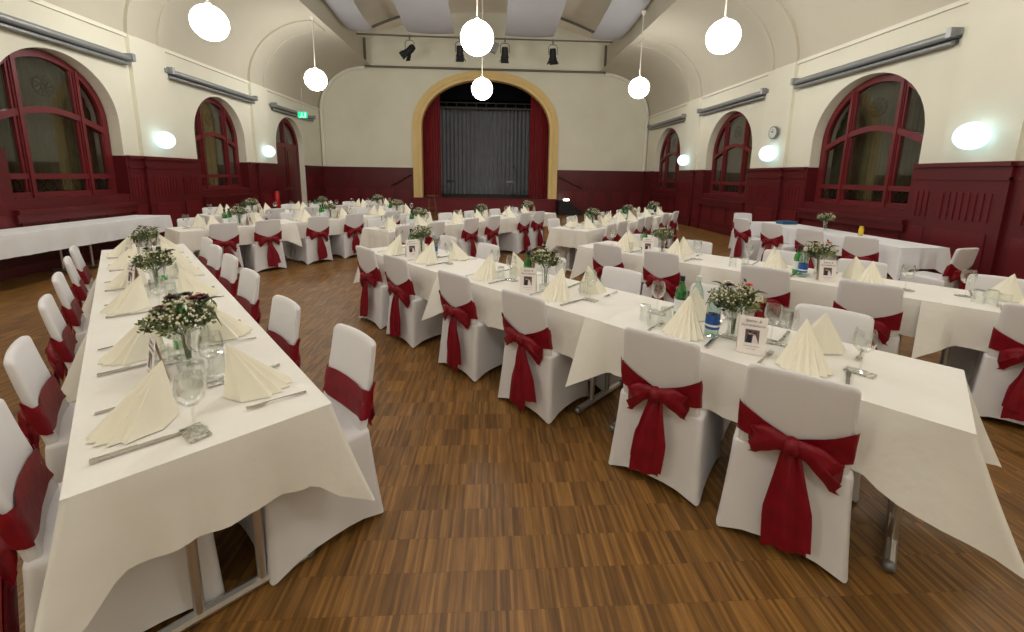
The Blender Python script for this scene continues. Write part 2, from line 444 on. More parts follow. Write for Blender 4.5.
# door in the third bay on the left: red leaves below, dark fanlight above
e = struct(empty('door_1', (XL, LD, 0)))
g = G(); bar2(g, [(-HW+.05,0)]+[((HW-.06)*cos(pi-pi*i/22), ZSP+(HW-.06)*sin(pi-pi*i/22)) for i in range(23)]+[(HW-.05,0)], .13, .1, 0, -1, .2); g.build('door_frame', M['wframe'], e, angle=30)
for s in (-1, 1):
    g = G(); g.bx(-.22,-.27, s*.03, s*.95, .02, 2.55)
    for z0, z1 in ((.2,1.0),(1.15,2.4)): g.bx(-.20,-.22, s*.15, s*.82, z0, z1)
    d = g.build('door_leaf', M['dado'], e, smooth=False)
    g = G(); g.tube([(-.2,s*.1,1.05),(-.15,s*.1,1.05),(-.15,s*.22,1.05)], .012, 8); g.build('door_handle', M['steel'], d)
g = G(); bar2(g, [(-HW,2.6),(HW,2.6)], .12, .1, 0, -1, .2); bar2(g, [(0,2.6),(0,3.4)], .08, .08, 0, -1, .2); g.build('transom', M['wframe'], e, angle=30)
P = [(-HW,2.6)]+[(HW*cos(pi-pi*i/22), max(2.6,ZSP+HW*sin(pi-pi*i/22))) for i in range(23)]+[(HW,2.6)]
g = G(); g.add([(-.27,p[0],p[1]) for p in P], [tuple(range(len(P)))]); g.build('glass_pane', M['pane'], e, smooth=False)
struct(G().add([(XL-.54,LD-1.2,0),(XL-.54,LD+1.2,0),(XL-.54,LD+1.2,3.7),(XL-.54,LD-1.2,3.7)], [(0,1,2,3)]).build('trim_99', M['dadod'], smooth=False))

# grey long housings above the windows
def housing(X, sg, yc, L, label):
    e = empty('blind_housing', (X-sg*.02, yc, 3.78)); tag(e, label, 'blind', 'grey housings above the windows')
    s = -sg
    g = G(); g.tube([(s*.10,-L/2,0),(s*.10,L/2,0)], .06, 14); g.build('roller_tube', M['housing'], e)
    g = G(); g.tube([(s*.085,-L/2,-.115),(s*.085,L/2,-.105)], .035, 10); g.build('lower_tube', M['housing'], e)
    g = G(); g.bx(0, s*.05, -L/2, L/2, -.12, .07); g.build('back_plate', M['housingd'], e, smooth=False)
    for y in (-L/2, L/2):
        g = G(); g.bx(0, s*.19, y-.035, y+.035, -.05, .09); g.bx(0, s*.10, y-.10, y+.05, -.03, .05); g.build('end_bracket', M['housing'], e, smooth=False)
for i, (y, L) in enumerate(((7.28,3.3),(11.6,3.3),(15.9,3.0))): housing(XL, -1, y, L, 'long grey tube housing above the %s on the left wall' % ['nearest arched window','second arched window','far doorway'][i])
for i, (y, L) in enumerate(((7.75,3.2),(12.0,3.2),(16.3,3.2))): housing(XR, 1, y, L, 'long grey tube housing above the %s arched window on the right wall' % ['nearest','second','farthest'][i])

# wall globes
def wall_lamp(X, sg, y, z, r, label):
    e = empty('wall_lamp', (X-sg*.08, y, z)); tag(e, label, 'lamp', 'white globe wall lamps')
    g = G(); g.ball((-sg*(r*.72),0,0), r, 24, 16); g.build('globe_shade', M['wallglobe'], e)
    g = G(); g.tube([(0,0,-.0),(-sg*.03,0,0)], .1, 16); g.build('wall_mount', M['trimw'], e)
wall_lamp(XL, -1, 9.46, 2.27, .18, 'white globe wall lamp on the nearest left pilaster')
wall_lamp(XL, -1, 13.66, 2.27, .18, 'white globe wall lamp on the left pilaster beside the far doorway')
wall_lamp(XR, 1, 5.58, 2.27, .19, 'white globe wall lamp on the nearest right pilaster')
wall_lamp(XR, 1, 9.86, 2.25, .19, 'white globe wall lamp on the right pilaster under the clock')
wall_lamp(XR, 1, 14.3, 2.25, .19, 'white globe wall lamp on the farthest right pilaster')
# pendants
def pendant(x, y, z, ztop, label, r=.305):
    e = empty('pendant_lamp', (x, y, z)); tag(e, label, 'lamp', 'opal globe pendants')
    g = G(); g.ball((0,0,0), r, 28, 20); g.build('globe_shade', M['globe'], e)
    g = G(); g.tube([(0,0,r-.02),(0,0,ztop-z)], .014, 8); g.build('suspension_rod', M['trimw'], e)
    g = G(); g.lathe([(.02,-.12),(.07,-.02),(.07,0)], 14, (0,0,ztop-z), True, True); g.build('ceiling_rose', M['trimw'], e)
    g = G(); g.lathe([(.05,r-.03),(.05,r+.03),(.015,r+.05)], 12, (0,0,0), True, True); g.build('globe_collar', M['trimw'], e)
T1, T2 = 7.6, 12.05
pendant(-.685*T1, 1.114*T1, 1.62+.357*T1, cove_pt(-1, .96)[1]+.02, 'opal globe pendant over the left side, nearer one with cropped top rod')
pendant(-.426*T2, 1.077*T2, 1.62+.224*T2, ZE+.04, 'opal globe pendant over the left side, farther one on long rod')
pendant(-.034*T1, 1.074*T1, 1.62+.33*T1, vz(-.2)-.01, 'opal globe pendant over the middle aisle, the larger upper one')
pendant(-.021*T2, 1.052*T2, 1.62+.208*T2, vz(-.2)-.01, 'opal globe pendant in front of the stage arch, the smaller lower one')
T1r, T2r = 7.9, 12.6
pendant(.565*T1r, 1.043*T1r, 1.62+.342*T1r, ZE+.5, 'opal globe pendant over the right side, nearer one')
pendant(.361*T2r, 1.033*T2r, 1.62+.216*T2r, ZE+.5, 'opal globe pendant over the right side, farther one')
for x, lab in ((-5.1,'left'),(-.25,'middle'),(4.6,'right')):
    pendant(x, 3.9, 4.35, ZE+.5 if x else 8, 'opal globe pendant above the foreground, %s of the hall' % lab)
    pendant(x, -.7, 4.35, ZE+.5 if x else 8, 'opal globe pendant behind the camera, %s of the hall' % lab)

# ceiling sails
def sail(x0, x1, label, yend=16.2):
    def fn(u, v):
        y = 3.0+(yend-3.0)*v
        z = 7.55 - .28*sin(pi*min(1, (y-3)/7)) if y < 10 else 7.55-.95*sin(pi/2*min(1,(y-10)/(yend-.5-10)))
        if y > yend-.5: z += .16*((y-yend+.5)/.5)**1.5
        return (x0+(x1-x0)*u, y, z+.05*sin(u*pi)*-1)
    tag(G().grid(fn, 10, 64).build('ceiling_sail', M['sail']), label, 'fabric', 'cloth sails under the vault')
sail(-5.0, -4.15, 'pale grey cloth sail under the ceiling, leftmost of four')
sail(-2.95, -1.3, 'pale grey cloth sail under the ceiling, second from the left')
sail(.5, 2.25, 'pale grey cloth sail under the ceiling, second from the right')
sail(3.6, 4.75, 'pale grey cloth sail under the ceiling, rightmost of four')

# lighting pipes
g = G(); g.tube([(XEL+.1,17,6.86),(-3.0,17,6.84)], .035, 8); g.tube([(-3.0,17,6.84),(XER-.1,17,6.86)], .03, 8)
e = tag(g.build('lighting_bar', M['pipe']), 'horizontal metal pipe under the sails that carries the stage spotlights', 'pipe')
e = empty('ceiling_tie', (0,18.15,0)); tag(e, 'horizontal pipe above the stage arch with an upright at each end', 'pipe')
g = G(); g.tube([(XEL+.02,0,5.98),(XER-.02,0,6.0)], .045, 8); g.build('cross_pipe', M['pipe'], e)
for x in (XEL+.05, XER-.05):
    g = G(); g.tube([(x,0,5.95),(x,0,7.2)], .045, 8); g.build('upright', M['pipe'], e)
g = G(); g.bx(XEL, XER, YE-.12, YE, 6.02, 6.12); trim(g, 'wall', False)
def spot(x, rx, ry, label):
    e = empty('stage_spotlight', (x, 17, 6.83)); tag(e, label, 'spotlight', 'black stage spotlights')
    g = G(); g.bx(-.03,.03,-.05,.05,-.08,.05); g.build('clamp', M['steel'], e)
    R = Matrix.Rotation(ry, 3, 'Y') @ Matrix.Rotation(rx, 3, 'X')
    c = Vector((0,0,-.5))
    g = G(); yk = [(-.17,0,-.5),(-.17,0,-.22),(-.1,0,-.14),(.1,0,-.14),(.17,0,-.22),(.17,0,-.5)]; g.tube(yk, .016, 6); g.tube([(0,0,-.05),(0,0,-.15)], .02, 6); g.build('yoke', M['steel'], e)
    g = G(); prof = [(.02,.22),(.11,.22),(.13,.12),(.13,-.08),(.16,-.14),(.15,-.18)]
    g.lathe(prof, 14, cap0=True); g.v = [tuple(c + R @ Vector(v)) for v in g.v]; g.build('lamp_body', M['black'], e)
    for a in range(4):
        g = G(); Q = Matrix.Rotation(a*pi/2, 3, 'Z')
        P = [Vector((.13,-.13,-.16)),Vector((.13,.13,-.16)),Vector((.22,.16,-.34)),Vector((.22,-.16,-.34))]
        g.add([tuple(c + R @ (Q @ p)) for p in P], [(0,1,2,3)]); g.build('barn_door', M['black'], e, smooth=False)
spot(-3.12, .5, .95, 'black stage spotlight turned sideways, leftmost on the pipe')
spot(-1.2, .35, .0, 'black stage spotlight pointing down, left of the middle globe')
spot(.54, .35, .0, 'black stage spotlight pointing down, right of the middle globe')
spot(2.42, .35, -.1, 'black stage spotlight pointing down, rightmost on the pipe')
e = empty('flood_lamp', (.1,17,6.83)); tag(e, 'grey flood lamp on the pipe tucked behind the middle globe', 'spotlight')
g = G(); g.box((0,0,-.3), (.3,.22,.36), Matrix.Rotation(.4,3,'Y')); g.build('lamp_box', M['housing'], e, smooth=False)
g = G(); g.tube([(0,0,.03),(0,0,-.15)], .02, 6); g.build('bracket', M['steel'], e)
# exit sign, clock, extinguisher
e = empty('exit_sign', (-6.45, 15.0, 3.58)); tag(e, 'green illuminated exit sign hanging in front of the far left doorway', 'sign')
g = G(); g.bx(-.15,.15,-.03,.03,-.10,.10); g.build('sign_box', M['signgreen'], e, smooth=False)
g = G(); g.bx(-.03,.0,-.036,-.031,-.06,.03); g.bx(-.025,.0,-.036,-.031,.04,.07); g.box((.03,-.034,-.07),(.08,.004,.02),Matrix.Rotation(.5,3,'Y')); g.box((-.06,-.034,-.07),(.08,.004,.02),Matrix.Rotation(-.8,3,'Y'))
g.bx(.08,.12,-.036,-.031,-.07,.07); g.build('running_figure', M['signwhite'], e, smooth=False)
g = G(); g.tube([(0,0,.12),(0,0,1.4)], .008, 6); g.build('hanging_rod', M['steel'], e)
e = empty('wall_clock', (XR-.12, 9.84, 2.74)); tag(e, 'round white wall clock above the middle right wall lamp', 'clock')
g = G(); g.tube([(0,0,0),(-.05,0,0)], .15, 24); g.build('clock_case', M['steel'], e)
g = G(); g.tube([(-.05,0,0),(-.055,0,0)], .125, 24); g.build('clock_face', M['clockface'], e)
g = G(); g.box((-.058,.03,.02),(.004,.08,.012),Matrix.Rotation(.5,3,'X')); g.build('hour_hand', M['black'], e, smooth=False)
g = G(); g.box((-.060,-.01,.04),(.004,.01,.1),Matrix.Rotation(-.3,3,'X')); g.build('minute_hand', M['black'], e, smooth=False)
e = empty('fire_extinguisher', (XL+.2, 13.95, .5)); tag(e, 'red fire extinguisher on the panelling beside the far left doorway', 'extinguisher')
g = G(); g.lathe([(.085,0),(.09,.03),(.09,.42),(.06,.5),(.03,.53)], 16, cap0=True, cap1=True); g.build('cylinder_body', M['extred'], e)
g = G(); g.bx(-.03,.03,-.02,.02,.53,.58); g.bx(-.02,.09,-.012,.012,.58,.6); g.build('valve_handle', M['black'], e, smooth=False)
g = G(); g.tube([(.03,0,.55),(.10,0,.5),(.115,0,.35),(.10,0,.2)], .012, 6); g.build('hose', M['black'], e)

# ---------------- stage
g = G(); g.bx(AC-AHO-.05, AC+AHO+.05, YE-.18, 24, 0, .59); o = struct(g.build('stage_body', M['stagered'], smooth=False)); o.name = 'trim_200'
g = G(); g.bx(AC-AHO-.08, AC+AHO+.08, YE-.22, YE+.02, .59, .632); struct(g.build('trim_201', M['stagered'], smooth=False))
g = G(); g.bx(AC-AHO, AC+AHO, YE+.0, 24, .59, .628); struct(g.build('floor_stage', M['stagefloor'], smooth=False))
g = G()
g.add([(-4.2,YE+.26,.7),(-4.2,24,.7),(-4.2,24,7),(-4.2,YE+.26,7)],[(0,1,2,3)]); g.add([(3.9,YE+.26,.7),(3.9,24,.7),(3.9,24,7),(3.9,YE+.26,7)],[(0,1,2,3)])
g.add([(-4.2,24,.7),(3.9,24,.7),(3.9,24,7),(-4.2,24,7)],[(0,1,2,3)]); g.add([(-4.2,YE+.26,7),(3.9,YE+.26,7),(3.9,24,7),(-4.2,24,7)],[(0,1,2,3)])
struct(g.build('wall_stage', M['black'], smooth=False))
def drape(name, x0, x1, y, z0, z1, folds, amp, m, label, seed=0):
    r = random.Random(seed); ph = [r.random()*6 for _ in range(3)]
    n = int(folds*10)
    g = G(); g.grid(lambda u, v: (x0+(x1-x0)*u, y+amp*sin(u*2*pi*folds+ph[0]+.8*sin(u*9+ph[1]))*(1-.25*v), z0+(z1-z0)*v), n, 4)
    return tag(g.build(name, M[m]), label, 'curtain')
drape('stage_backdrop', -3.4, 2.9, 22, .64, 5.0, 30, .06, 'greycurtain', 'grey pleated backdrop curtain at the rear of the stage', 1)
drape('stage_curtain', -3.1, -2.22, 18.95, .64, 5.6, 7, .05, 'redcurtain', 'red velvet stage curtain drawn to the left of the arch', 2)
drape('stage_curtain', 1.78, 2.75, 18.95, .64, 5.6, 7, .05, 'redcurtain', 'red velvet stage curtain drawn to the right of the arch', 3)
drape('stage_border', -3.2, 2.8, 19.6, 5.0, 6.4, 3, .03, 'blackcloth', 'black cloth border hanging across the top of the stage', 4)
g = G(); g.tube([(-3.2,21,4.88),(2.8,21,4.88)], .05, 8); g.tube([(-3.2,21,5.12),(2.8,21,5.12)], .03, 8)
for i in range(13): g.tube([(-3.1+i*.48,21,4.88),(-3.1+i*.48,21,5.12)], .015, 5)
tag(g.build('stage_truss', M['steel']), 'grey metal lighting truss across the stage above the backdrop', 'truss')
# stage furniture
def tube_chair(name, x, y, rz, label, m='steel'):
    e = empty(name, (x, y, .63), rz); tag(e, label, 'chair')
    for sx in (-1, 1):
        g = G(); g.tube([(sx*.2,.2,0),(sx*.2,.2,.44),(sx*.2,-.18,.46)], .012, 6); g.build('leg', M[m], e)
        g = G(); g.tube([(sx*.2,-.24,0),(sx*.2,-.18,.46),(sx*.2,-.24,.82)], .012, 6); g.build('leg', M[m], e)
    g = G(); g.bx(-.21,.21,-.2,.22,.44,.465); g.build('seat', M['steel'], e, smooth=False)
    g = G(); g.box((0,-.22,.70),(.42,.015,.12),Matrix.Rotation(.15,3,'X')); g.build('backrest', M['steel'], e, smooth=False)
tube_chair('stacking_chair', -2.05, 20.0, 2.6, 'dark metal-framed chair standing on the left side of the stage')
tube_chair('stacking_chair', 1.05, 20.0, 3.4, 'dark metal-framed chair standing on the right side of the stage under a microphone')
e = empty('microphone_stand', (1.28, 19.9, .63)); tag(e, 'thin black microphone stand on the right of the stage', 'microphone stand')
for a in range(3):
    g = G(); g.tube([(0,0,.12),(.3*cos(a*2.1),.3*sin(a*2.1),.01)], .01, 6); g.build('leg', M['black'], e)
g = G(); g.tube([(0,0,.1),(0,0,1.1),(-.12,0,1.4),(-.1,0,1.42)], .01, 6); g.build('pole', M['black'], e)
g = G(); g.tube([(-.12,0,1.4),(-.2,0,1.46)], [.015,.028], 8); g.build('microphone', M['black'], e)
e = empty('bar_stool', (-2.35, 16.95, 0)); tag(e, 'brown wooden bar stool in front of the left end of the stage', 'stool')
g = G(); g.lathe([(.02,.74),(.25,.74),(.27,.76),(.27,.79),(.25,.80),(.02,.80)], 20, cap0=True, cap1=True); g.build('seat', M['wood'], e)
for a in range(4):
    c, s = cos(pi/4+a*pi/2), sin(pi/4+a*pi/2); g = G(); g.tube([(.13*c,.13*s,.74),(.23*c,.23*s,0)], .022, 8); g.build('leg', M['wood'], e)
g = G()
for a in range(4):
    c, s, c2, s2 = cos(pi/4+a*pi/2), sin(pi/4+a*pi/2), cos(3*pi/4+a*pi/2), sin(3*pi/4+a*pi/2); g.tube([(.19*c,.19*s,.28),(.19*c2,.19*s2,.28)], .013, 6)
g.build('footrest', M['wood'], e)
e = empty('stage_steps', (3.42, 17.7, 0)); tag(e, 'black stage steps at the right end of the stage', 'steps')
for i in range(3):
    g = G(); g.bx(-.5+.28*i, .5, -.4, .4, 0 if i == 0 else .2*i, .2*(i+1)); g.v = [(-v[0],v[1],v[2]) for v in g.v]; g.f = [f[::-1] for f in g.f]; g.build('step', M['black'], e, smooth=False)
e = empty('step_lamp', (3.25, 17.45, .6)); tag(e, 'small white glowing lamp on the black stage steps', 'lamp')
g = G(); g.lathe([(.03,0),(.12,.02),(.14,.06),(.08,.10)], 14, cap0=True, cap1=True); g.build('lamp_shade', M['tableglow'], e)
g = G(); g.bx(-.1,.1,-.06,.06,-.0,.012); g.build('lamp_base', M['black'], e, smooth=False)
for x0, x1, lab in ((-3.42,-4.3,'left'),(3.02,4.1,'right')):
    e = empty('handrail', (x0, YE-.18, 0)); tag(e, 'brown wooden handrail sloping down on the %s of the stage arch' % lab, 'handrail')
    g = G(); g.tube([(0,0,1.62),(x1-x0,-.0,1.12)], .03, 8); g.build('rail', M['dadod'], e)
    g = G()
    for t in (.1,.9): g.tube([((x1-x0)*t,0,1.62-.5*t),((x1-x0)*t,.16,1.62-.5*t-.04)], .012, 6)
    g.build('rail_bracket', M['steel'], e)

# ------------------------------------------------------------------ chairs
def rrect(hx, hy, r, n=6):
    P = []
    for cx_, cy_, a0 in ((hx-r,hy-r,0),(-hx+r,hy-r,pi/2),(-hx+r,-hy+r,pi),(hx-r,-hy+r,3*pi/2)):
        for i in range(n+1):
            a = a0+pi/2*i/n; P.append((cx_+r*cos(a), cy_+r*sin(a)))
    # densify straight parts
    Q = []
    for i, p in enumerate(P):
        q = P[(i+1) % len(P)]; d = math.dist(p, q); m = max(1, int(d/.06))
        for k in range(m): Q.append((p[0]+(q[0]-p[0])*k/m, p[1]+(q[1]-p[1])*k/m))
    return Q
def back_y(z): return -.188 - .105*max(0, z-.42)/.43 + .02*max(0,(z-.42)/.43)**2
def seat_cover_mesh():
    g = G(); rings = []
    base = rrect(.218, .225, .030)
    def ring(sx, sy, z, arch=0., pinch=0., oy=0.):
        R = []
        for x, y in base:
            cl = (min(1, abs(x)/.205)*min(1, abs(y)/.215))**3
            k = 1-pinch*(1-cl)
            R.append((x*sx*k, y*sy*k+oy, z+arch*(1-cl)))
        return R
    rings.append(ring(.55, .55, .457)); rings.append(ring(.93, .93, .455)); rings.append(ring(.985, .985, .449)); rings.append(ring(1.0, 1.0, .436))
    for i in range(1, 9):
        t = i/8; rings.append(ring(1+.14*t**1.2, 1+.13*t**1.2, .436-.430*t, (.045)*t**3, .035*t*(1.1-t)+.03*t, -.012*t))
    g.loft(rings[::-1], cap0=False)
    return g.mesh('seat_cover', M['cover'], angle=60)
def backrest_mesh():
    g = G(); R = []
    zs = [.40,.44,.48,.54,.60,.66,.71,.76,.79,.81,.823,.832,.839,.844,.848,.851]
    for z in zs:
        s = (z-.40)/.451; hw = .202-.014*s; t = .021-.005*s
        dz = max(0, z-.823)/.028; hw -= .028*(1-sqrt(max(0,1-min(1,dz)**2))); t -= .009*dz**3
        yc = back_y(z); ring = []
        for x, y in rrect(hw, t, t*.8, 4):
            ring.append((x, yc+y-.018*(1-(x/.21)**2), z + .008*(1-(x/.2)**2)*s))
        R.append(ring)
    n = min(len(r) for r in R)
    # resample all rings to same count
    def res(r, n):
        L = [0]
        for a, b in zip(r, r[1:]+r[:1]): L.append(L[-1]+math.dist(a, b))
        out = []; j = 0
        for i in range(n):
            d = L[-1]*i/n
            while L[j+1] < d: j += 1
            t = (d-L[j])/(L[j+1]-L[j]+1e-9); a = r[j]; b = r[(j+1) % len(r)]
            out.append(tuple(a[k]+(b[k]-a[k])*t for k in range(3)))
        return out
    g.loft([res(r, 48) for r in R]); return g.mesh('backrest', M['cover'], angle=65)
def sash_mesh(r):
    # band around the back; z sinks to the knot at the rear middle
    g = G(); N = 44; rings = []
    for i in range(N):
        a = 2*pi*i/N
        ex, ey = cos(a), sin(a)
        hw = .206; th = .0265
        x = hw*math.copysign(abs(ex)**.35, ex); yy = th*math.copysign(abs(ey)**.5, ey)
        zc = .570; h = .068
        if ey < 0:
            k = max(0, 1-abs(x)/hw); zc = .592-.060*k**.75; h = .082-.052*k**.7
        rear = -.005 if ey < 0 else 0
        y0 = back_y(zc)-.018*(1-(x/.21)**2)
        row = [(x, y0+yy+rear - .035*(q-.5)*0 + (back_y(zc-h+2*h*q)-back_y(zc)) + .004*sin(q*9+i*.8), zc-h+2*h*q) for q in (0,.25,.5,.75,1)]
        rings.append(row)
    vs = [p for rr in rings for p in rr]; fs = []
    for i in range(N):
        for j in range(4): fs.append((i*5+j, ((i+1) % N)*5+j, ((i+1) % N)*5+j+1, i*5+j+1))
    g.add(vs, fs); return g.mesh('sash', M['sash'], angle=80)
KN = (0, back_y(.53)-.062, .532)
def knot_mesh():
    g = G(); g.ball((KN[0],KN[1]-.004,KN[2]), .036, 12, 8, 1.2); return g.mesh('bow_knot', M['sash'])
def loop_mesh(sg, droop, L, r):
    g = G(); R = []
    for i in range(12):
        t = i/11; cx_ = sg*L*t; cz = KN[2]+.02*sin(pi*t)-droop*t**1.4
        h = .020+.050*t**.7; th = .008+.016*sin(pi*min(1,t*.8))
        cy = KN[1]-.008-.012*sin(pi*t)+.030*t
        R.append([(cx_+sg*.02*sin(j*2.1)*t, cy+th*sin(2*pi*j/14)+.004*sin(4*pi*j/14)*t, cz+h*cos(2*pi*j/14)+.003*sin(j*2.1+i)) for j in range(14)])
    g.loft(R); return g.mesh('bow_loop', M['sash'], angle=70)
def tail_mesh(sg, spread, L, w, r):
    g = G()
    def pt(u, v, off):
        z = KN[2]-.01-L*v - .03*(u-.5)*sg*v
        x = sg*(.012+spread*v) + (u-.5)*(.035+(w-.035)*min(1, v*1.6))
        base = min(back_y(z) if z > .45 else -9e9, 0) if z > .47 else 0
        y = KN[1]+.02-.02*min(1, v*4) - .035*v + .010*sin(u*11+sg*1.5)*min(1, v*3+.3) + off
        return (x, y, z)
    n, m = 8, 10
    g.grid(lambda u, v: pt(u, v, 0), n, m)
    return g.mesh('bow_tail', M['sash'], angle=80)
SEAT, BACK = seat_cover_mesh(), backrest_mesh()
chair_protos = []
VAR = [(.05,.05,.14,.15,-.07,.0,.41,.45,.16,.15),(.03,.09,.14,.16,-.03,.03,.45,.40,.16,.14),(.08,.03,.14,.14,.01,-.03,.43,.38,.15,.17),(.03,.08,.16,.14,-.10,-.02,.39,.46,.17,.15)]
for k, (d1, d2, l1, l2, s1, s2, t1, t2, w1, w2) in enumerate(VAR):
    e = empty('dining_chair'); e['category'] = 'chair'
    def part(n, me, p):
        o = bpy.data.objects.new(n, me); COL.objects.link(o); o.parent = p; return o
    part('seat_cover', SEAT, e); part('backrest', BACK, e)
    r = random.Random(k); sa = part('sash', sash_mesh(r), e)
    part('bow_knot', knot_mesh(), sa)
    part('bow_loop', loop_mesh(-1, d1, l1, r), sa); part('bow_loop', loop_mesh(1, d2, l2, r), sa)
    part('bow_tail', tail_mesh(-1, s1, t1, w1, r), sa); part('bow_tail', tail_mesh(1, s2, t2, w2, r), sa)
    chair_protos.append(Proto(e))

# ------------------------------------------------------------------ tables
TZ = .742
def table_proto(L, W):
    e = empty('folding_table'); e['category'] = 'table'
    g = G(); g.bx(-L/2+.01, L/2-.01, -W/2+.01, W/2-.01, TZ-.03, TZ); g.build('tabletop', M['wood'], e, smooth=False)
    for s in (-1, 1):
        x = s*(L/2-.14)
        f = G(); f.tube([(x,-W/2+.08,.03),(x,W/2-.08,.03)], .022, 8); foot = f.build('foot_bar', M['chrome'], e)
        for yy in (-.1, .1):
            h = G(); h.tube([(x,yy,.03),(x,yy,TZ-.03)], .017, 10); h.build('leg', M['chrome'], e)
        for yy in (-W/2+.08, W/2-.08):
            h = G(); h.ball((x,yy,.027), .026, 8, 6); h.build('foot_cap', M['steel'], foot)
    return Proto(e)
TABLES = {}
def table(L, W, loc, rz, label, group):
    if (L, W) not in TABLES: TABLES[(L, W)] = table_proto(L, W)
    return TABLES[(L, W)].place(loc, rz, label, group)

def tablecloth(L, W, loc, rz, open0, open1, label, group, m='cloth', drop=.285, seed=0, corner=.17, lay=0., flare=.10, cwid=.17, joint=True, skew=1.):
    """cloth over a table; open0/open1: whether the -x / +x end hangs free"""
    r = random.Random(seed); z0 = TZ+.004+lay; g = G()
    hx, hy = L/2+.004, W/2+.006
    x0 = -hx if open0 else -hx-.05; x1 = hx if open1 else hx+.05
    rs = .02
    # paths of (x,y,nx,ny,cornerweight)
    def side(y, s, xa, xb):
        P = []; n = 46
        for i in range(n+1):
            x = xa+(xb-xa)*i/n; P.append((x, y, 0, s))
        return P
    def arcp(cx_, cy_, a0, a1):
        return [(cx_+rs*cos(a0+(a1-a0)*i/8), cy_+rs*sin(a0+(a1-a0)*i/8), cos(a0+(a1-a0)*i/8), sin(a0+(a1-a0)*i/8)) for i in range(9)]
    paths = []
    A = side(-hy, -1, x0+(rs if open0 else 0), x1-(rs if open1 else 0))
    Cc = side(hy, 1, x1-(rs if open1 else 0), x0+(rs if open0 else 0))
    E1 = arcp(x1-rs,-hy+rs,-pi/2,0)+[(x1, -hy+rs+(2*hy-2*rs)*i/24, 1, 0) for i in range(1,24)]+arcp(x1-rs,hy-rs,0,pi/2) if open1 else None
    E0 = arcp(x0+rs,hy-rs,pi/2,pi)+[(x0, hy-rs-(2*hy-2*rs)*i/24, -1, 0) for i in range(1,24)]+arcp(x0+rs,-hy+rs,pi,1.5*pi) if open0 else None
    if open0 and open1: paths = [(A+E1+Cc+E0, True)]
    elif open1: paths = [(A+E1+Cc, False)]
    elif open0: paths = [(Cc+E0+A, False)]
    else: paths = [(A, False), (Cc, False)]
    nx_, ny_ = 24, 10
    wr = [r.random()*6 for _ in range(6)]
    g.grid(lambda u, v: (x0+(x1-x0)*u, -hy+2*hy*v, z0+.0012*(sin(u*17+wr[0])*sin(v*7+wr[1]))*(1 if .02 < u < .98 and .02 < v < .98 else 0)), nx_, ny_)
    for P, closed in paths:
        s = 0; prev = None; nr = 9; cols = []
        for i, (x, y, nx, ny) in enumerate(P):
            if prev: s += math.dist(prev, (x, y))
            prev = (x, y)
            dc = 9.; jc = 9.
            for sx, op in ((x0, open0), (x1, open1)):
                for sy in (-hy, hy):
                    d = abs(x-sx)+abs(y-sy)
                    if op: dc = min(dc, d)
                    elif sx == x1 and joint: jc = min(jc, d)
            cw = max(0, 1-dc/cwid)
            if cw > 0:
                k = min(1, cw*1.35); gx, gy = math.copysign(.7071, x), math.copysign(.7071, y)*skew
                nx, ny = nx*(1-k)+gx*k, ny*(1-k)+gy*k
            jw = max(0, 1-jc/.20)
            D = drop + corner*cw + .12*jw
            fold = .010*sin(s*15+wr[2])+.008*sin(s*31+wr[3])+.006*sin(s*52+wr[4])
            q = (y-.03 if abs(nx) > .9 else x-.1) % (9 if abs(nx) > .9 else .8); crease = .016*max(0, 1-abs(q)/.03)
            col = []
            for j in range(nr+1):
                t = j/nr; o = .006*min(1, t*6) + flare*.35*t*(1-cw)*(.25+.12*sin(s*3+wr[5])) + flare*1.0*cw*t**1.15 + fold*t*(1-cw*.6) + crease*t + .17*jw*t
                z = z0 - D*t - (.004 if j else 0)
                col.append((x+nx*o, y+ny*o, z))
            cols.append(col)
        vs = [p for c in cols for p in c]; n = len(cols); w = nr+1
        g.add(vs, [(i*w+j, i*w+j+1, ((i+1) % n)*w+j+1, ((i+1) % n)*w+j) for i in range(n if closed else n-1) for j in range(nr)])
    o = g.build('tablecloth', M[m], angle=60, loc=loc); o.rotation_euler = (0,0,rz)
    return tag(o, label, 'tablecloth', group)

# ------------------------------------------------------------------ tableware
def napkin_proto(seed):
    r = random.Random(seed); g = G(); ap = (0,.085,.215)
    # pleated fan on the seat side, two smooth flanks meeting in a rear ridge
    rim = []; n = 16
    for i in range(n+1):
        a = pi*1.08+ (pi*.84)*i/n; rr = .112+(.012 if i % 2 else -.008)
        rim.append((rr*cos(a)*1.0, .03+rr*sin(a)*1.3, 0))
    rim += [(.09,.06,0),(.03,.10,0),(0,.112,0),(-.03,.10,0),(-.09,.06,0)]
    rings = []
    for t in (0,.25,.5,.75,.93,1):
        rings.append([tuple(p[k]+(ap[k]-p[k])*t*(.985 if t == 1 else 1) + (0 if k != 2 else 0) for k in range(3)) for p in rim])
    g.loft(rings, False, True)
    e = g.build('napkin', M['napkin'], smooth=True, angle=18); e['category'] = 'napkin'; return Proto(e)
NAP = [napkin_proto(i) for i in range(1)]
def wineglass_proto():
    e = empty('wine_glass'); e['category'] = 'glass'
    g = G(); g.lathe([(.006,.095),(.02,.10),(.038,.120),(.045,.148),(.043,.176),(.037,.205),(.0355,.205),(.041,.176),(.043,.148),(.036,.122),(.018,.103),(.003,.099)], 20); g.build('bowl', M['glass'], e)
    g = G(); g.lathe([(.0055,.006),(.0045,.03),(.0045,.08),(.008,.097)], 10, cap1=True); g.build('stem', M['glass'], e)
    g = G(); g.lathe([(.036,0),(.036,.002),(.012,.006),(.005,.009)], 18, cap0=True, cap1=True); g.build('foot', M['glass'], e)
    return Proto(e)
WG = wineglass_proto()
def simple(name, cat, g, m, angle=40):
    e = g.build(name, m, angle=angle); e['category'] = cat; return Proto(e)
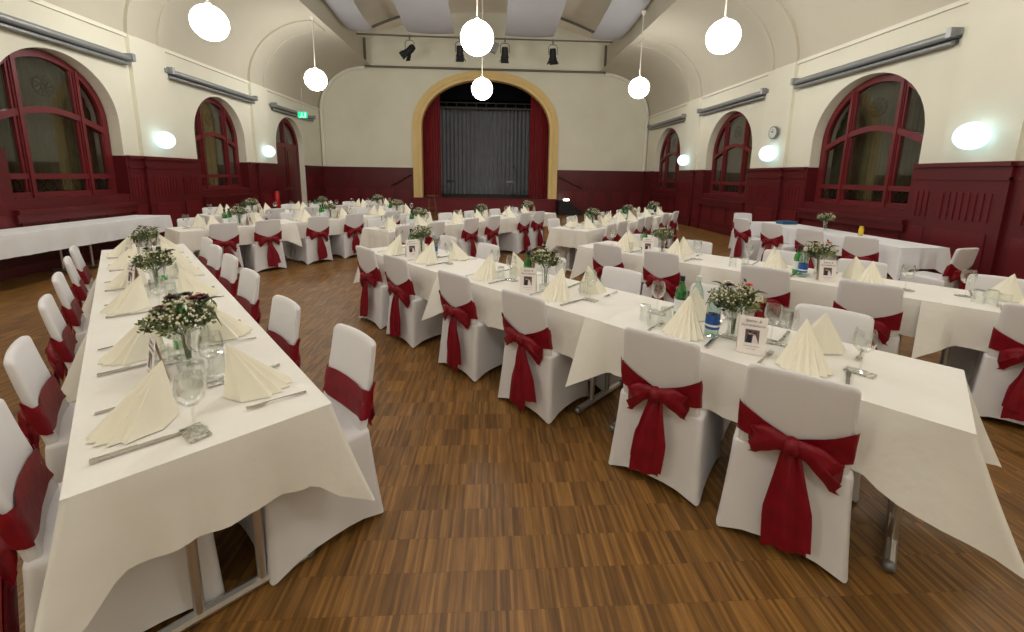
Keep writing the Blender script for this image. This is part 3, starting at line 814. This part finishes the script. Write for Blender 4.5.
COAST = simple('coaster', 'coaster', G().box((0,0,.0025),(.11,.06,.005)), M['tilesilver'])
def knife_g():
    g = G(); g.box((0,-.055,.005),(.014,.10,.008)); g.box((0,-.107,.005),(.016,.012,.010))
    g.loft([[(-.007,-.005,.002),(.007,-.005,.002),(.007,-.005,.006),(-.007,-.005,.006)],[(-.010,.05,.003),(.010,.05,.003),(.010,.05,.005),(-.010,.05,.005)],[(-.004,.115,.003),(.008,.115,.003),(.008,.115,.004),(-.004,.115,.004)]])
    return g
KNIFE = simple('knife', 'knife', knife_g(), M['cutlery'])
def fork_g():
    g = G()
    g.loft([[(-w,y,z-.001),(w,y,z-.001),(w,y,z+.001),(-w,y,z+.001)] for w, y, z in ((.008,-.10,.003),(.007,-.07,.005),(.0035,-.02,.008),(.003,.03,.010),(.011,.05,.006),(.012,.062,.004))])
    for i in range(4):
        x = -.0095+.0063*i; g.loft([[(x-w,y,z-.001),(x+w,y,z-.001),(x+w,y,z+.001),(x-w,y,z+.001)] for w, y, z in ((.0022,.058,.005),(.0018,.08,.005),(.001,.105,.009))])
    return g
FORK = simple('fork', 'fork', fork_g(), M['cutlery'])
TUMB = simple('tumbler', 'glass', G().lathe([(.034,0),(.036,.006),(.032,.09),(.030,.098),(.002,.099),(.002,.092),(.028,.090),(.031,.006),(.034,0)], 18), M['tumbler'])
def bottle_proto(gm, capm, lab, name='bottle'):
    e = empty(name); e['category'] = 'bottle'
    g = G(); g.lathe([(.002,.003),(.034,0),(.037,.008),(.037,.15),(.034,.175),(.018,.215),(.014,.235),(.014,.26)], 18); g.build('bottle_body', M[gm], e)
    g = G(); g.lathe([(.0155,.243),(.0155,.272),(.002,.273)], 14, cap0=True); g.build('screw_cap', M[capm], e)
    if lab:
        g = G(); g.lathe([(.0376,.045),(.0376,.125)], 20); l = g.build('bottle_label', M[lab], e)
        if lab == 'bluelabel':
            g = G(); g.lathe([(.0378,.06),(.0378,.072)], 20); g.build('label_band', M['whitelabel'], l)
    return Proto(e)
GREEN = bottle_proto('greenglass', 'navycap', 'whitelabel'); CLEAR = bottle_proto('water', 'whitecap', 'bluelabel')
VASE = simple('vase', 'vase', G().lathe([(.002,.004),(.033,0),(.036,.006),(.030,.05),(.031,.10),(.040,.14),(.045,.155),(.043,.155),(.037,.14),(.028,.10),(.027,.05),(.032,.012),(.002,.012)], 20), M['glass'])
def bouquet_proto(seed, R, H, kinds, pale):
    r = random.Random(seed); e = empty('bouquet'); e['category'] = 'flowers'
    g = G()
    heads = []
    for i in range(16):
        a = r.random()*2*pi; q = sqrt(r.random()); heads.append(Vector((R*q*cos(a), R*q*sin(a), .155+H*(.45+.55*(1-q*q*.8))*(.7+.3*r.random()))))
    for hd in heads: g.tube([(hd.x*.08,hd.y*.08,.02),(hd.x*.15,hd.y*.15,.14),(hd.x*.6,hd.y*.6,.15+(hd.z-.15)*.6),tuple(hd)], .0018, 5)
    g.build('stems', M['stem'], e)
    for nm, mt, cnt in (('foliage','leaf',15),('pale_foliage','leaf2',15 if pale else 9)):
        g = G()
        for i in range(30):
            a = r.random()*2*pi; ph = r.random()**.55*pi*.56; ln = r.uniform(.75,1.2)
            tip = Vector((R*1.1*ln*sin(ph)*cos(a), R*1.1*ln*sin(ph)*sin(a), .17+H*(.35+.75*ln*cos(ph))))
            root = Vector((tip.x*.2, tip.y*.2, .15))
            for k in range(cnt):
                t = r.uniform(.35,1.); c = root.lerp(tip, t) + Vector((r.uniform(-1,1),r.uniform(-1,1),r.uniform(-1,1)))*.012
                d = ((tip-root).normalized()*.6 + Vector((r.uniform(-1,1),r.uniform(-1,1),r.uniform(-.6,1)))*.8).normalized()
                s = d.cross(Vector((r.uniform(-1,1),r.uniform(-1,1),r.uniform(-1,1)))).normalized(); l = r.uniform(.012,.034); w = l*.26; n = d.cross(s)
                g.add([c, c+d*l*.5+s*w+n*.003, c+d*l, c+d*l*.5-s*w+n*.003], [(0,1,2,3)])
        g.build(nm, M[mt], e, smooth=False)
    for i in range(6):                         # long drooping blades
        g = G(); a = r.random()*2*pi; P = [(R*(.5+.75*t)*cos(a+.15*t), R*(.5+.75*t)*sin(a+.15*t), .16+H*.75+.03*sin(pi*t)-.09*t*t*(1 if i % 2 else -.4)) for t in (0,.25,.5,.75,1)]
        g.tube(P, [.003,.006,.006,.004,.001], 5); g.build('leaf_blade', M['leaf'], e)
    g = G()                                    # tiny pale blossoms: one sprinkling
    for i in range(150 if pale else 60):
        a = r.random()*2*pi; ph = r.random()**.6*pi*.55; g.ball((R*1.05*sin(ph)*cos(a), R*1.05*sin(ph)*sin(a), .16+H*.6+H*.52*cos(ph)), r.uniform(.004,.007), 6, 4)
    o = g.build('blossom_sprays', M['whiteflower'], e); o['kind'] = 'stuff'
    for k_, mt in enumerate(kinds):
        a = 2*pi*k_/len(kinds)+r.random(); ph = r.uniform(.3,1.15); c = Vector((R*1.0*sin(ph)*cos(a), R*1.0*sin(ph)*sin(a), .17+H*.45+H*.72*cos(ph)))
        g = G(); rr = r.uniform(.027,.036)
        for ly in range(4):
            for j in range(9-ly):
                b = 2*pi*j/(9-ly)+ly*.4; q = rr*(1-.2*ly); up = .25+.28*ly
                d = Vector((cos(b),sin(b),0)); s = Vector((-sin(b),cos(b),0))
                g.add([c, c+d*q*.6+s*q*.3+Vector((0,0,q*up*.7)), c+d*q*cos(up*.9)+Vector((0,0,q*up)), c+d*q*.6-s*q*.3+Vector((0,0,q*up*.7))], [(0,1,2,3)])
        g.build('flower_head', M[mt], e, smooth=False)
    return Proto(e)
BQ = [bouquet_proto(1, .115, .125, ['redflower','darkflower','whiteflower','redflower','darkflower','redflower','whiteflower','redflower','darkflower'], True),
      bouquet_proto(2, .105, .12, ['redflower','darkflower','whiteflower','darkflower'], False),
      bouquet_proto(3, .12, .12, ['whiteflower','whiteflower','darkflower','whiteflower','peach'], True)]
def text_mesh(s, size, shear=0.):
    cu = bpy.data.curves.new('lettering', 'FONT'); cu.body = s; cu.size = size; cu.align_x = 'CENTER'; cu.align_y = 'CENTER'; cu.shear = shear; cu.extrude = .0002; cu.resolution_u = 3
    o = bpy.data.objects.new('lettering', cu); COL.objects.link(o)
    dg = bpy.context.evaluated_depsgraph_get(); me = bpy.data.meshes.new_from_object(o.evaluated_get(dg))
    bpy.data.objects.remove(o); bpy.data.curves.remove(cu); me.materials.clear(); me.materials.append(M['ink']); return me
def card_proto():
    e = empty('menu_card'); e['category'] = 'card'
    w, h, tilt = .125, .19, radians(9)
    for sgn, nm in ((-1, 'front_panel'), (1, 'rear_panel')):
        g = G(); R = Matrix.Rotation(sgn*tilt, 3, 'X')
        P = [Vector((x,0,z-h)) for x, z in ((-w/2,0),(w/2,0),(w/2,h),(-w/2,h))]
        ap = Vector((0,0,h*cos(tilt)))
        Q = [ap + R @ p for p in P]; n = R @ Vector((0,sgn*.0012,0))
        g.loft([[q-n*0 for q in Q], [q+n for q in Q]])
        g.build(nm, M['paper'] if sgn < 0 else M['kraft'], e, smooth=False)
    fr = e.children[0]
    base = Matrix.Translation((0,0,h*cos(tilt))) @ Matrix.Rotation(-tilt, 4, 'X') @ Matrix.Translation((0,-.0022,-h)) @ Matrix.Rotation(pi/2, 4, 'X')
    def put(nm, me, x, z):
        o = bpy.data.objects.new(nm, me); COL.objects.link(o); o.parent = fr; o.matrix_local = base @ Matrix.Translation((x, z, 0)); return o
    put('title_line', text_mesh('Speise- &', .019, .3), 0, .168); put('title_line', text_mesh('Getränkekarte', .018, .3), .0, .145)
    put('text_line', text_mesh('mmm mmm mm mm', .008), 0, .040); put('text_line', text_mesh('mm mmmm', .008), 0, .026)
    g = G()
    def q(x0, x1, y0, y1, k, zz): g.k = k; g.add([(x0,y0,zz),(x1,y0,zz),(x1,y1,zz),(x0,y1,zz)], [(0,1,2,3)])
    def disc(x, y, r_, k, zz, sy=1): g.k = k; g.add([(x+r_*cos(2*pi*i/12), y+r_*sy*sin(2*pi*i/12), zz) for i in range(12)], [tuple(range(12))])
    q(-.031,.031,-.034,.034,0,0); g.k = 1; g.add([(-.024,-.034,.0003),(.0,-.034,.0003),(-.002,.006,.0003),(-.020,.008,.0003)], [(0,1,2,3)])
    g.k = 2; g.add([(.0,-.034,.0004),(.030,-.034,.0004),(.016,.004,.0004),(.004,.004,.0004)], [(0,1,2,3)])
    disc(-.010,.016,.008,3,.0005,1.2); disc(.009,.012,.0075,3,.0005,1.2); disc(-.010,.021,.008,1,.0006,.7); disc(.011,.017,.008,1,.0006,.7)
    o = g.build('couple_photo', [M['photobg'],M['suit'],M['dress'],M['skin']], fr, smooth=False); o.matrix_local = base @ Matrix.Translation((0,.090,0))
    return Proto(e)
CARD = card_proto()
TEA = simple('tealight_holder', 'candle holder', G().lathe([(.030,0),(.032,.004),(.034,.055),(.032,.055),(.029,.008),(.002,.008)], 16), M['tumbler'])

# ------------------------------------------------------------------ rows of tables
class Row:
    def __init__(s, az, name): a = radians(az); s.U = Vector((sin(a), cos(a))); s.V = Vector((cos(a), -sin(a))); s.rz = atan2(s.U.y, s.U.x); s.name = name
    def P(s, u, v, z=0): p = s.U*u + s.V*v; return (p.x, p.y, z)
# V points to the right of the row direction (towards the camera's right-hand side)
def put_items(row, items):
    for kind, u, v, rot, label in items:
        z = TZ+.007
        if kind == 'bq0' or kind == 'bq1' or kind == 'bq2':
            VASE.place(row.P(u, v, z), rot, 'clear vase of the '+label, 'flower vases')
            BQ[int(kind[2])].place(row.P(u, v, z), rot, label, 'bouquets on the tables')
        else:
            pr = dict(green=GREEN, clear=CLEAR, card=CARD, tumb=TUMB, tea=TEA, wine=WG)[kind]
            gr = dict(green='green bottles', clear='clear water bottles', card='menu cards', tumb='upturned tumblers', tea='tealight holders', wine='wine glasses')[kind]
            pr.place(row.P(u, v, z), row.rz+rot+(pi if kind == 'card' else 0), label, gr)
cnum = [0]
def do_row(row, u0, n, vc, W=.70, L=1.6, left=(), right=(), settings=True, m='cloth', sides=('left','right'), yaw={}, seedb=0, flare=.10, corner=.17, drop=.285, cwid=.17, voff=(0,0), dv={}, so=(0,0), joint=True, skew=1.):
    """left/right: chair u positions on the -V / +V side"""
    for i in range(n):
        uc = u0+L*(i+.5); loc = row.P(uc, vc)
        pos = ['nearest','middle','farthest'][i] if n == 3 else (['nearer','farther'][i] if n == 2 else 'only')
        table(L, W, loc, row.rz, 'folding table under the cloth, %s one of the %s' % (pos, row.name), 'folding tables')
        tablecloth(L, W, loc, row.rz, i == 0, i == n-1, '%s tablecloth on the %s table of the %s' % ('white' if m != 'cloth' else 'cream white', pos, row.name), 'tablecloths', m, seed=seedb+i, lay=.0015*(i % 2), flare=flare, corner=corner, drop=drop, cwid=cwid, joint=joint, skew=skew)
    for sgn, us, sd in ((-1, left, sides[0]), (1, right, sides[1])):
        for i, u in enumerate(us):
            vo = voff[0 if sgn < 0 else 1] + dv.get((sgn, i), 0); edge = vc+sgn*W/2 + sgn*vo
            rz = (row.rz if sgn > 0 else row.rz+pi) # chair faces +Y local -> towards table centre
            # local +Y must map to -sgn*V ; V = U rotated -90deg
            ang = rz + yaw.get((sgn, i), rnd.uniform(-.05,.05))
            cnum[0] += 1
            o = chair_protos[cnum[0] % 4].place(row.P(u, edge+sgn*rnd.uniform(0,.03)), ang, 'white chair with red bow, %s on the %s side of the %s' % (ORD[i], sd, row.name), 'chairs with red bows')
            if settings:
                S = lambda x, y, z=TZ+.007: row.P(u + so[0 if sgn < 0 else 1] + x*sgn, edge - sgn*y - sgn*vo, z)   # seat frame: x right of the sitter, y towards table middle
                where = '%s seat on the %s side of the %s' % (ORD[i], sd, row.name)
                j = lambda: rnd.uniform(-.012,.012)
                rr = row.rz if sgn > 0 else row.rz+pi
                NAP[0].place(S(j(), .17+j()), rr+rnd.uniform(-.25,.25), 'cream napkin cone, '+where, 'napkin cones')
                KNIFE.place(S(.165+j(), .17+j()), rr+rnd.uniform(-.08,.08), 'steel knife, '+where, 'table knives')
                FORK.place(S(-.165+j(), .15+j()), rr+rnd.uniform(-.08,.08), 'steel fork, '+where, 'forks')
                c = S(.20+j(), .30+j()); COAST.place(c, rr+rnd.uniform(-.3,.3), 'silver coaster, '+where, 'coasters')
                WG.place((c[0],c[1],c[2]+.0055), rnd.random()*6, 'stemmed wine glass, '+where, 'wine glasses')

ROWL = Row(-40.6, 'left front row'); R1 = Row(-42, 'right front row'); R2 = Row(-42, 'second right row')
BL = Row(40, 'back left row'); BL2 = Row(40, 'rearmost left row'); BC = Row(41, 'back middle row'); BR = Row(41, 'back right row')
WR = Row(0, 'table set along the right wall'); WLr = Row(0, 'serving table by the left wall')
do_row(ROWL, 1.529, 3, .155, left=(1.95,2.70,3.62,4.40,5.20,5.92), right=(1.89,2.66,3.66,4.46,5.15,5.80), sides=('window','aisle'), seedb=10, flare=.17, corner=.15,
       yaw={(1,i):.09 for i in range(6)}, voff=(-.10,-.11), dv={(1,0):.07}, so=(-.12,-.06), cwid=.085)
do_row(R1, -.235, 3, 2.45, left=(.30,.87,1.81,2.58,3.48,4.12), right=(.29,.95,1.74,2.5,3.42,4.2), sides=('near aisle','far'), seedb=20, flare=.26, corner=.15, skew=.25,
       yaw={(-1,0):.16,(-1,1):.11,(-1,2):.04,(-1,3):.04,(-1,4):.05,(-1,5):.03}, voff=(-.10,-.03), cwid=.28)
do_row(R2, -1.74, 3, 4.63, left=(-1.40,-.66,.22,.93,1.88,2.53), right=(-1.3,-.53,.34,1.0,1.93,2.6), sides=('near','wall'), seedb=30, yaw={(-1,2):.06,(-1,3):.05}, voff=(-.13,-.06))
do_row(BL, 1.82, 3, -7.75, left=(2.2,2.95,3.8,4.5,5.4,6.1), right=(2.3,2.95,3.78,4.5,5.4,6.1), sides=('rear','front'), seedb=40, voff=(-.07,-.08))
do_row(BL2, 2.85, 3, -9.93, left=(3.2,3.95,4.8,5.5,6.4,7.1), right=(3.25,4.0,4.8,5.5,6.4,7.1), sides=('rear','front'), seedb=50, voff=(-.07,-.08))
do_row(BC, 3.74, 3, -5.65, left=(4.15,4.95,5.75,6.5,7.3,8.0), right=(3.92,4.52,5.36,5.98,6.98,7.55), sides=('rear','front'), seedb=60, voff=(-.07,-.08))
do_row(BR, 5.95, 3, -3.45, left=(6.4,7.05,7.8,8.4,9.4,10.2), right=(6.41,6.95,7.75,8.25,9.22,10.0), sides=('rear','aisle'), seedb=70, voff=(-.07,-.08))
do_row(WR, 5.15, 2, 5.87, W=.7, settings=False, m='whitecloth', seedb=80, joint=False)
do_row(WLr, 3.72, 3, -6.72, W=.68, settings=False, m='whitecloth', seedb=90, joint=False, flare=.04, corner=.10, drop=.30)
# chairs along the right-wall table, turned individually
for (x, y, az, lab) in ((5.28,7.95,78,'at the far end of the right wall table'),(5.30,7.15,70,'second from the far end of the right wall table'),
                        (5.33,6.35,62,'third from the far end of the right wall table'),(5.42,5.55,58,'nearest on the aisle side of the right wall table'),
                        (5.62,4.78,-12,'turned left at the near end of the right wall table')):
    cnum[0] += 1
    chair_protos[cnum[0] % 4].place((x, y, 0), -radians(az), 'white chair with red bow '+lab, 'chairs with red bows')
chair_protos[0].place((5.75,8.9,0), pi-.3, 'white chair seen from the front behind the right wall table', 'chairs with red bows')

# ------------------------------------------------------------------ centre line items
def L(u, v=0): return (u+1.529, .155+v)
put_items(ROWL, [
    ('bq0', *L(.77, .0), .4, 'large green bouquet with dark red flowers on the near left table'),
    ('card', *L(.67,-.115), .10, 'menu card seen edge-on beside the large bouquet on the left row'),
    ('green', *L(1.02,.0), 0, 'green bottle with dark cap behind the large bouquet on the left row'),
    ('tumb', *L(.50,.0), 0, 'upturned clear tumbler in front of the large bouquet, nearest one'), ('tumb', *L(.58,.08), 0, 'upturned clear tumbler beside the large bouquet vase, right one'),
    ('tumb', *L(.80,-.09), 0, 'upturned clear tumbler beside the large bouquet vase, left one'), ('tea', *L(.66,-.02), 0, 'clear tealight holder at the foot of the large bouquet vase'),
    ('tumb', *L(1.35,-.06), 0, 'upturned tumbler behind the left row bottle, left one'), ('tumb', *L(1.45,.02), 0, 'upturned tumbler behind the left row bottle, right one'), ('wine', *L(.62,.03), 0, 'extra wine glass in front of the large bouquet on the left row'),
    ('bq1', *L(2.41,-.02), 1.4, 'bouquet with brown-red flower in the middle of the left row'),
    ('card', *L(2.58,-.14), .3, 'menu card beside the second bouquet of the left row'), ('tumb', *L(2.2,-.05), 0, 'upturned tumbler in front of the second bouquet, left one'), ('tumb', *L(2.15,.04), 0, 'upturned tumbler in front of the second bouquet, right one'), ('tea', *L(2.3,.05), 0, 'tealight holder beside the second bouquet of the left row'), ('green', *L(2.75,.03), 0, 'green bottle behind the second bouquet on the left row'),
    ('bq1', *L(4.1,.0), 2.4, 'dark bouquet near the far end of the left row'), ('card', *L(3.58,-.14), .3, 'menu card in front of the far bouquet of the left row'), ('tumb', *L(3.85,0), 0, 'upturned tumbler in front of the far bouquet, left one'), ('tumb', *L(3.9,.08), 0, 'upturned tumbler in front of the far bouquet, right one'),
])
def near(u, vc): return (u, vc)
put_items(R1, [
    ('tumb', 1.05,2.26, 0, 'upturned tumbler nearest the table edge on the near right table, left one'), ('tumb', 1.13,2.32, 0, 'upturned tumbler on the near right table, middle one'), ('tumb', 1.02,2.36, 0, 'upturned tumbler on the near right table, right one'),
    ('green', 1.00,2.52, 0, 'green bottle on the near table of the right foreground row'), ('clear', .75,2.36, 0, 'clear water bottle with blue label on the near right table'),
    ('clear', .93,2.60, 0, 'clear water bottle beside the green bottle on the near right table'),
    ('bq2', .66,2.42, .3, 'loose pale bouquet behind the near right menu card'),
    ('card', .53,2.275, .31, 'menu card with wedding photo on the near right table'), ('wine', .42,2.50, 0, 'wine glass to the right of the menu card on the near right table'), ('tea', .55,2.55, 0, 'tealight holder by the pale bouquet on the near right table'),
    ('card', 2.05,2.24, .6, 'menu card with wedding photo on the middle table of the right foreground row'), ('green', 2.22,2.42, 0, 'green bottle behind the menu card on the middle right table'), ('bq1', 2.08,2.48, 0, 'dark red bouquet behind the middle right menu card'),
    ('tea', 1.98,2.34, 0, 'tealight holder beside the middle right menu card'), ('tumb', 2.42,2.45, 0, 'upturned tumbler left of the middle right bottle'), ('tumb', 2.5,2.38, 0, 'upturned tumbler far left of the middle right bottle'), ('tumb', 1.72,2.5, 0, 'upturned tumbler right of the middle right bouquet'),
    ('card', 3.80,2.30, 1.25, 'menu card on the farthest table of the right foreground row'), ('bq1', 3.92,2.50, 2, 'bouquet on the farthest table of the right foreground row'), ('green', 4.0,2.42, 0, 'green bottle on the farthest table of the right foreground row'), ('clear', 3.6,2.45, 0, 'clear water bottle on the farthest table of the right foreground row'), ('tumb', 3.5,2.38, 0, 'upturned tumbler by the clear bottle on the farthest right table'),
])
put_items(R2, [
    ('green', 2.33,4.62, 0, 'green bottle at the far end of the second right row'), ('card', 2.2,4.45, .5, 'menu card at the far end of the second right row'), ('bq1', 2.12,4.66, 0, 'bouquet at the far end of the second right row'), ('tumb', 2.45,4.5, 0, 'upturned tumbler beside the far green bottle of the second right row'),
    ('green', .76,4.58, 0, 'green bottle on the middle table of the second right row'), ('card', .52,4.44, .5, 'menu card on the middle table of the second right row'), ('bq2', .62,4.72, 0, 'bouquet on the middle table of the second right row'), ('clear', .70,4.48, 0, 'clear water bottle on the middle table of the second right row'),
    ('tumb', 1.28,4.45, 0, 'upturned tumbler between tables of the second right row, left one'), ('tumb', 1.18,4.5, 0, 'upturned tumbler between tables of the second right row, right one'),
    ('tumb', -.38,4.5, 0, 'upturned tumbler near the right edge on the second right row, left one'), ('tumb', -.45,4.57, 0, 'upturned tumbler near the right edge on the second right row, middle one'), ('tumb', -.5,4.47, 0, 'upturned tumbler near the right edge on the second right row, right one'),
])
for row, u0, vc, nm in ((BL,1.82,-7.75,'back left row'),(BL2,2.85,-9.93,'rearmost left row'),(BC,3.74,-5.65,'back middle row'),(BR,5.95,-3.45,'back right row')):
    its = []
    for i in range(3):
        u = u0+.8+1.6*i; w = '%s table of the %s' % (['nearest','middle','farthest'][i], nm)
        its += [('green', u-.12, vc+.05, 0, 'green bottle on the '+w), ('green', u-.02, vc-.06, 0, 'second green bottle on the '+w), ('bq%d' % (i % 3), u+.1, vc+.0, i*1.1, 'bouquet on the '+w), ('card', u+.2, vc+.12, (-2.3 if row is not BR else -2.0), 'menu card with photo on the '+w), ('tumb', u-.25, vc, 0, 'upturned tumbler on the '+w)]
    put_items(row, its)
put_items(WR, [('bq2', 7.0, 6.0, 0, 'white bouquet on the table along the right wall')])
o = G().lathe([(.03,0),(.036,.01),(.036,.10),(.026,.12),(.026,.15),(.002,.151)], 14, cap0=True).build('candle_jar', M['yellowlabel']); o.location = (6.02,6.3,TZ+.009); tag(o, 'small yellow jar on the table along the right wall', 'jar')
o = G().box((0,0,.03),(.3,.2,.06)).build('folded_cloth', M['bluecloth']); o.location = (5.95,7.9,TZ+.008); tag(o, 'blue folded cloth on the table along the right wall', 'cloth')

# ------------------------------------------------------------------ camera
F_PX, PITCH, ROLL, YAW, CYP = 410., radians(9.64), radians(-.862), radians(3.14), 245.6
cy, sy = cos(YAW), sin(YAW)
fwd = Vector((sy*cos(PITCH), cy*cos(PITCH), -sin(PITCH))); rt = Vector((cy,-sy,0)); up = rt.cross(fwd)
Rr = rt*cos(ROLL) - up*sin(ROLL); Uu = rt*sin(ROLL) + up*cos(ROLL)
cam = bpy.data.cameras.new('camera'); co = bpy.data.objects.new('camera', cam); COL.objects.link(co)
mw = Matrix((Rr, Uu, -fwd)).transposed().to_4x4(); mw.translation = (0,0,1.62); co.matrix_world = mw
cam.sensor_width = 36; cam.sensor_fit = 'HORIZONTAL'; cam.lens = F_PX/1024*36; cam.shift_y = (CYP-316)/1024; cam.clip_start = .05
scene.camera = co
w = bpy.data.worlds.new('night'); scene.world = w; w.use_nodes = True
w.node_tree.nodes['Background'].inputs[0].default_value = (.02,.02,.025,1); w.node_tree.nodes['Background'].inputs[1].default_value = .3
scene.view_settings.view_transform = 'Standard'; scene.view_settings.look = 'None'; scene.view_settings.exposure = 1.45
scene.cycles.use_denoising = True; scene.cycles.max_bounces = 8; scene.cycles.diffuse_bounces = 4; scene.cycles.transparent_max_bounces = 24; scene.cycles.sample_clamp_indirect = 6
